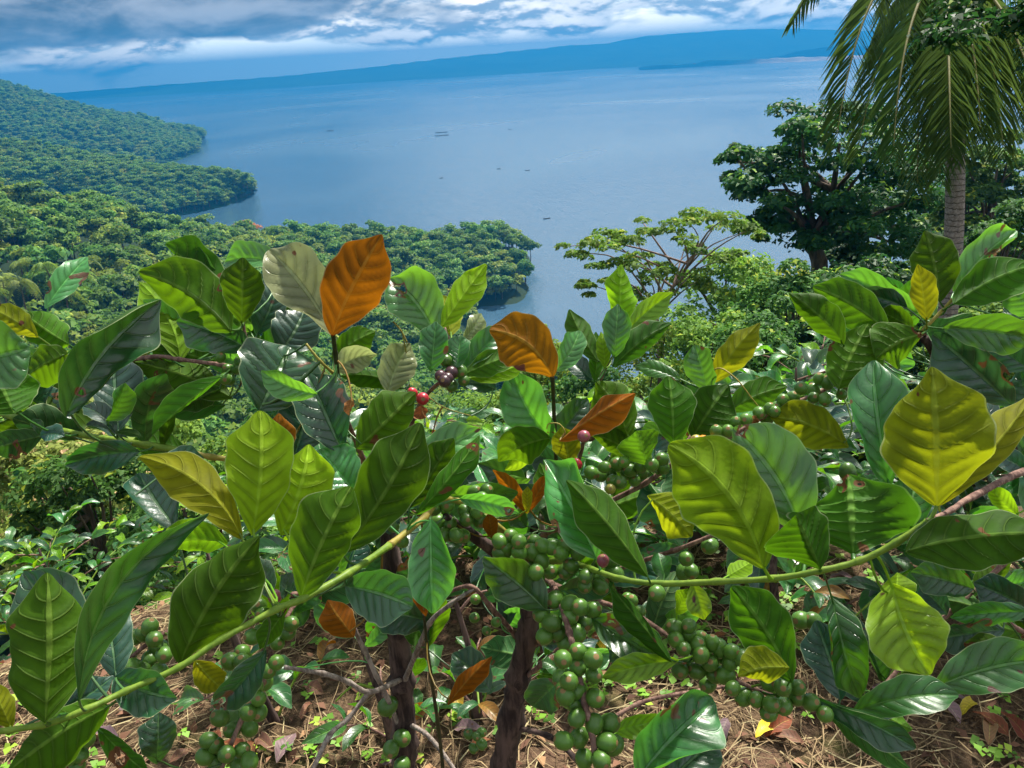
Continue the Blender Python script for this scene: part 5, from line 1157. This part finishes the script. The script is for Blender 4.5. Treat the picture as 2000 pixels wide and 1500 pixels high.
WEED = tint_mat('weed_leaf', (.07, .16, .02), (.16, .32, .03), (.30, .42, .04), .5)
def weeds():
    rg = np.random.default_rng(4); n = 5600; x = -2.4+4.8*rg.random(n); y = .95+1.8*rg.random(n)
    k = vnoise(np.stack([x, y], -1)*3.1, 8) + rg.normal(size=n)*.3 > .15; x, y = x[k], y[k]; Cs, Ns = [], []
    for a, b in zip(x, y):
        c = np.array([a, b, ground_at(a, b)+.012+.02*rg.random()]); t0 = rg.random()*6.28
        for j in range(3): Cs.append(c + .010*np.array([math.cos(t0+j*2.09), math.sin(t0+j*2.09), 0])); Ns.append(np.array([0, 0, 1]) + rg.normal(size=3)*.25)
    V, Fc = leaf_faces(np.array(Cs), np.array(Ns), .022, .85, rg, .1)
    o = obj('clover_weeds', quads_mesh('clover_weeds', V, Fc, WEED, {'tint': np.repeat(np.repeat(rg.random(len(x)), 3), 4)})); tag(o, 'small bright green clover weeds sprouting through the litter', 'weeds', None, 'stuff')
weeds()
YL = coffee_leaf_mat('leaf_fallen_yellow', (.62, .42, .02), (.55, .36, .03), (.6, .4, .02), .15, .5, .3)
PL = coffee_leaf_mat('leaf_fallen_purple', (.20, .12, .13), (.24, .15, .15), (.2, .1, .1), .1, .6, .4)
BL = coffee_leaf_mat('leaf_fallen_brown', (.22, .10, .05), (.26, .14, .08), (.2, .1, .05), .1, .65, .3)
rgf = np.random.default_rng(12)
def fallen(px_, py_, mat, label, group=None, size=.1):
    p = onz(px_, py_, .0); z = ground_at(p[0], p[1]); t = (.5-.5*np.cos(np.linspace(0, 1, 10)*math.pi))[:, None]; L = size
    C = np.concatenate([t*0, t-.5, .16*np.sin(t*math.pi)], 1)*L; T = norm(np.gradient(C, axis=0)); S = np.tile([[1., 0, 0]], (10, 1)); N_ = np.cross(S, T); sd = int(px_*7+py_)
    V, Fc, UV = leaf_sheet(C, S, N_, L*.22, math.radians(8+16*rgf.random()), .5*rgf.random(), .35, .08, 3, sd)
    o = obj('fallen_leaf', leaf_mesh(V, Fc, UV, mat), None, (p[0], p[1], z+.012-V[:, 2].min()*.6)); o.rotation_euler = (rgf.normal()*.12, rgf.normal()*.12, rgf.random()*6.28); tag(o, label, 'fallen leaf', group)
for x, y, m, lb in ((1890, 1392, YL, 'bright yellow fallen leaf on the litter at lower right'), (1492, 1442, YL, 'small yellow fallen leaf on bare litter at the bottom'), (1412, 1446, PL, 'greyish purple fallen leaf near the bottom edge'),
        (1540, 1462, BL, 'reddish brown fallen leaf at the bottom edge right of centre'), (1170, 1266, YL, 'yellow leaf on the ground behind the berry cluster'), (1640, 1140, PL, 'mauve fallen leaf on soil behind the long green branch'),
        (522, 1468, BL, 'dark red leaf on the straw at lower left'), (888, 1370, YL, 'yellow leaf between the two brown stems'), (1930, 1436, BL, 'brown fallen leaf below the yellow one'), (1850, 1395, PL, 'dark curled leaf touching the bright yellow one')):
    fallen(x, y, m, lb, None, .085)
for i in range(46):
    fallen(-50+2100*rgf.random(), 1180+320*rgf.random(), (BL, BL, PL, LM['R'])[i % 4], 'dry brown coffee leaf lying among the straw and litter', 'dry fallen coffee leaves', .06+.05*rgf.random())

# ------------------------------------------------------------------ on the lake: fish pens and outrigger boats
BAM = plain('weathered_bamboo', (.05, .05, .05), .8); HULL = plain('boat_paint', (.06, .07, .09), .5)
def fish_pen(px_, py_, L, W, label, rz):
    p = onz(px_, py_, LAKE); root = empty('fish_pen', (p[0], p[1], LAKE), label, 'fish pen', 'fish pens on the lake'); root.rotation_euler = (0, 0, rz)
    for y in (-W/2, 0, W/2): v, f = tube([(-L/2, y, .35), (L/2, y, .35)], [.45, .45], 6); obj('rail', mesh('rail', v, f, BAM), root)
    for k in range(7):
        x = -L/2+L*k/6; v, f = tube([(x, -W/2, .5), (x, W/2, .5)], [.3, .3], 6); obj('crossbar', mesh('crossbar', v, f, BAM), root)
        for y in (-W/2, W/2): v, f = tube([(x, y, -1), (x, y, 1.8)], [.16, .16], 5); obj('post', mesh('post', v, f, BAM), root)
fish_pen(862, 259, 18, 3.5, 'upper of two long dark fish pens on the open lake', .08)
fish_pen(863, 265, 20, 3.5, 'lower of two long dark fish pens on the open lake', .08)
fish_pen(645, 256, 11, 3.5, 'lone dark fish pen on the lake at left of centre', .05)
def boat(px_, py_, L, label, rz):
    p = onz(px_, py_, LAKE); root = empty('outrigger_boat', (p[0], p[1], LAKE), label, 'boat', 'small boats on the lake'); root.rotation_euler = (0, 0, rz)
    st = [(-.5, .02, .75), (-.38, .06, .45), (0, .085, .38), (.38, .06, .45), (.5, .02, .8)]; V = []
    for x, w, h in st: V += [(x*L, -w*L, h), (x*L, 0, -.2), (x*L, w*L, h)]
    Fc = []
    for i in range(4):
        a = i*3; Fc += [(a, a+1, a+4, a+3), (a+1, a+2, a+5, a+4), (a, a+3, a+5, a+2)]
    obj('hull', mesh('hull', V, Fc, HULL, False), root)
    for s in (-1, 1): v, f = tube([(-.42*L, s*.28*L, .1), (.42*L, s*.28*L, .1)], [.09, .09], 6); obj('outrigger', mesh('outrigger', v, f, BAM), root)
    for x in (-.22, .22): v, f = tube([(x*L, -.28*L, .15), (x*L, 0, .6), (x*L, .28*L, .15)], [.06]*3, 5); obj('crossbeam', mesh('crossbeam', v, f, BAM), root)
for x, y, L, lb, rz in ((1068, 427, 7, 'small boat nearest the viewer on the lake', .2), (1030, 333, 6, 'tiny boat on the lake right of the middle', .1), (974, 330, 5, 'tiny boat on the lake at the middle', -.2), (862, 348, 5, 'dark speck of a boat below the fish pens', .3), (996, 253, 9, 'distant boat right of the fish pens', .1)): boat(x, y, L*.7, lb, rz)
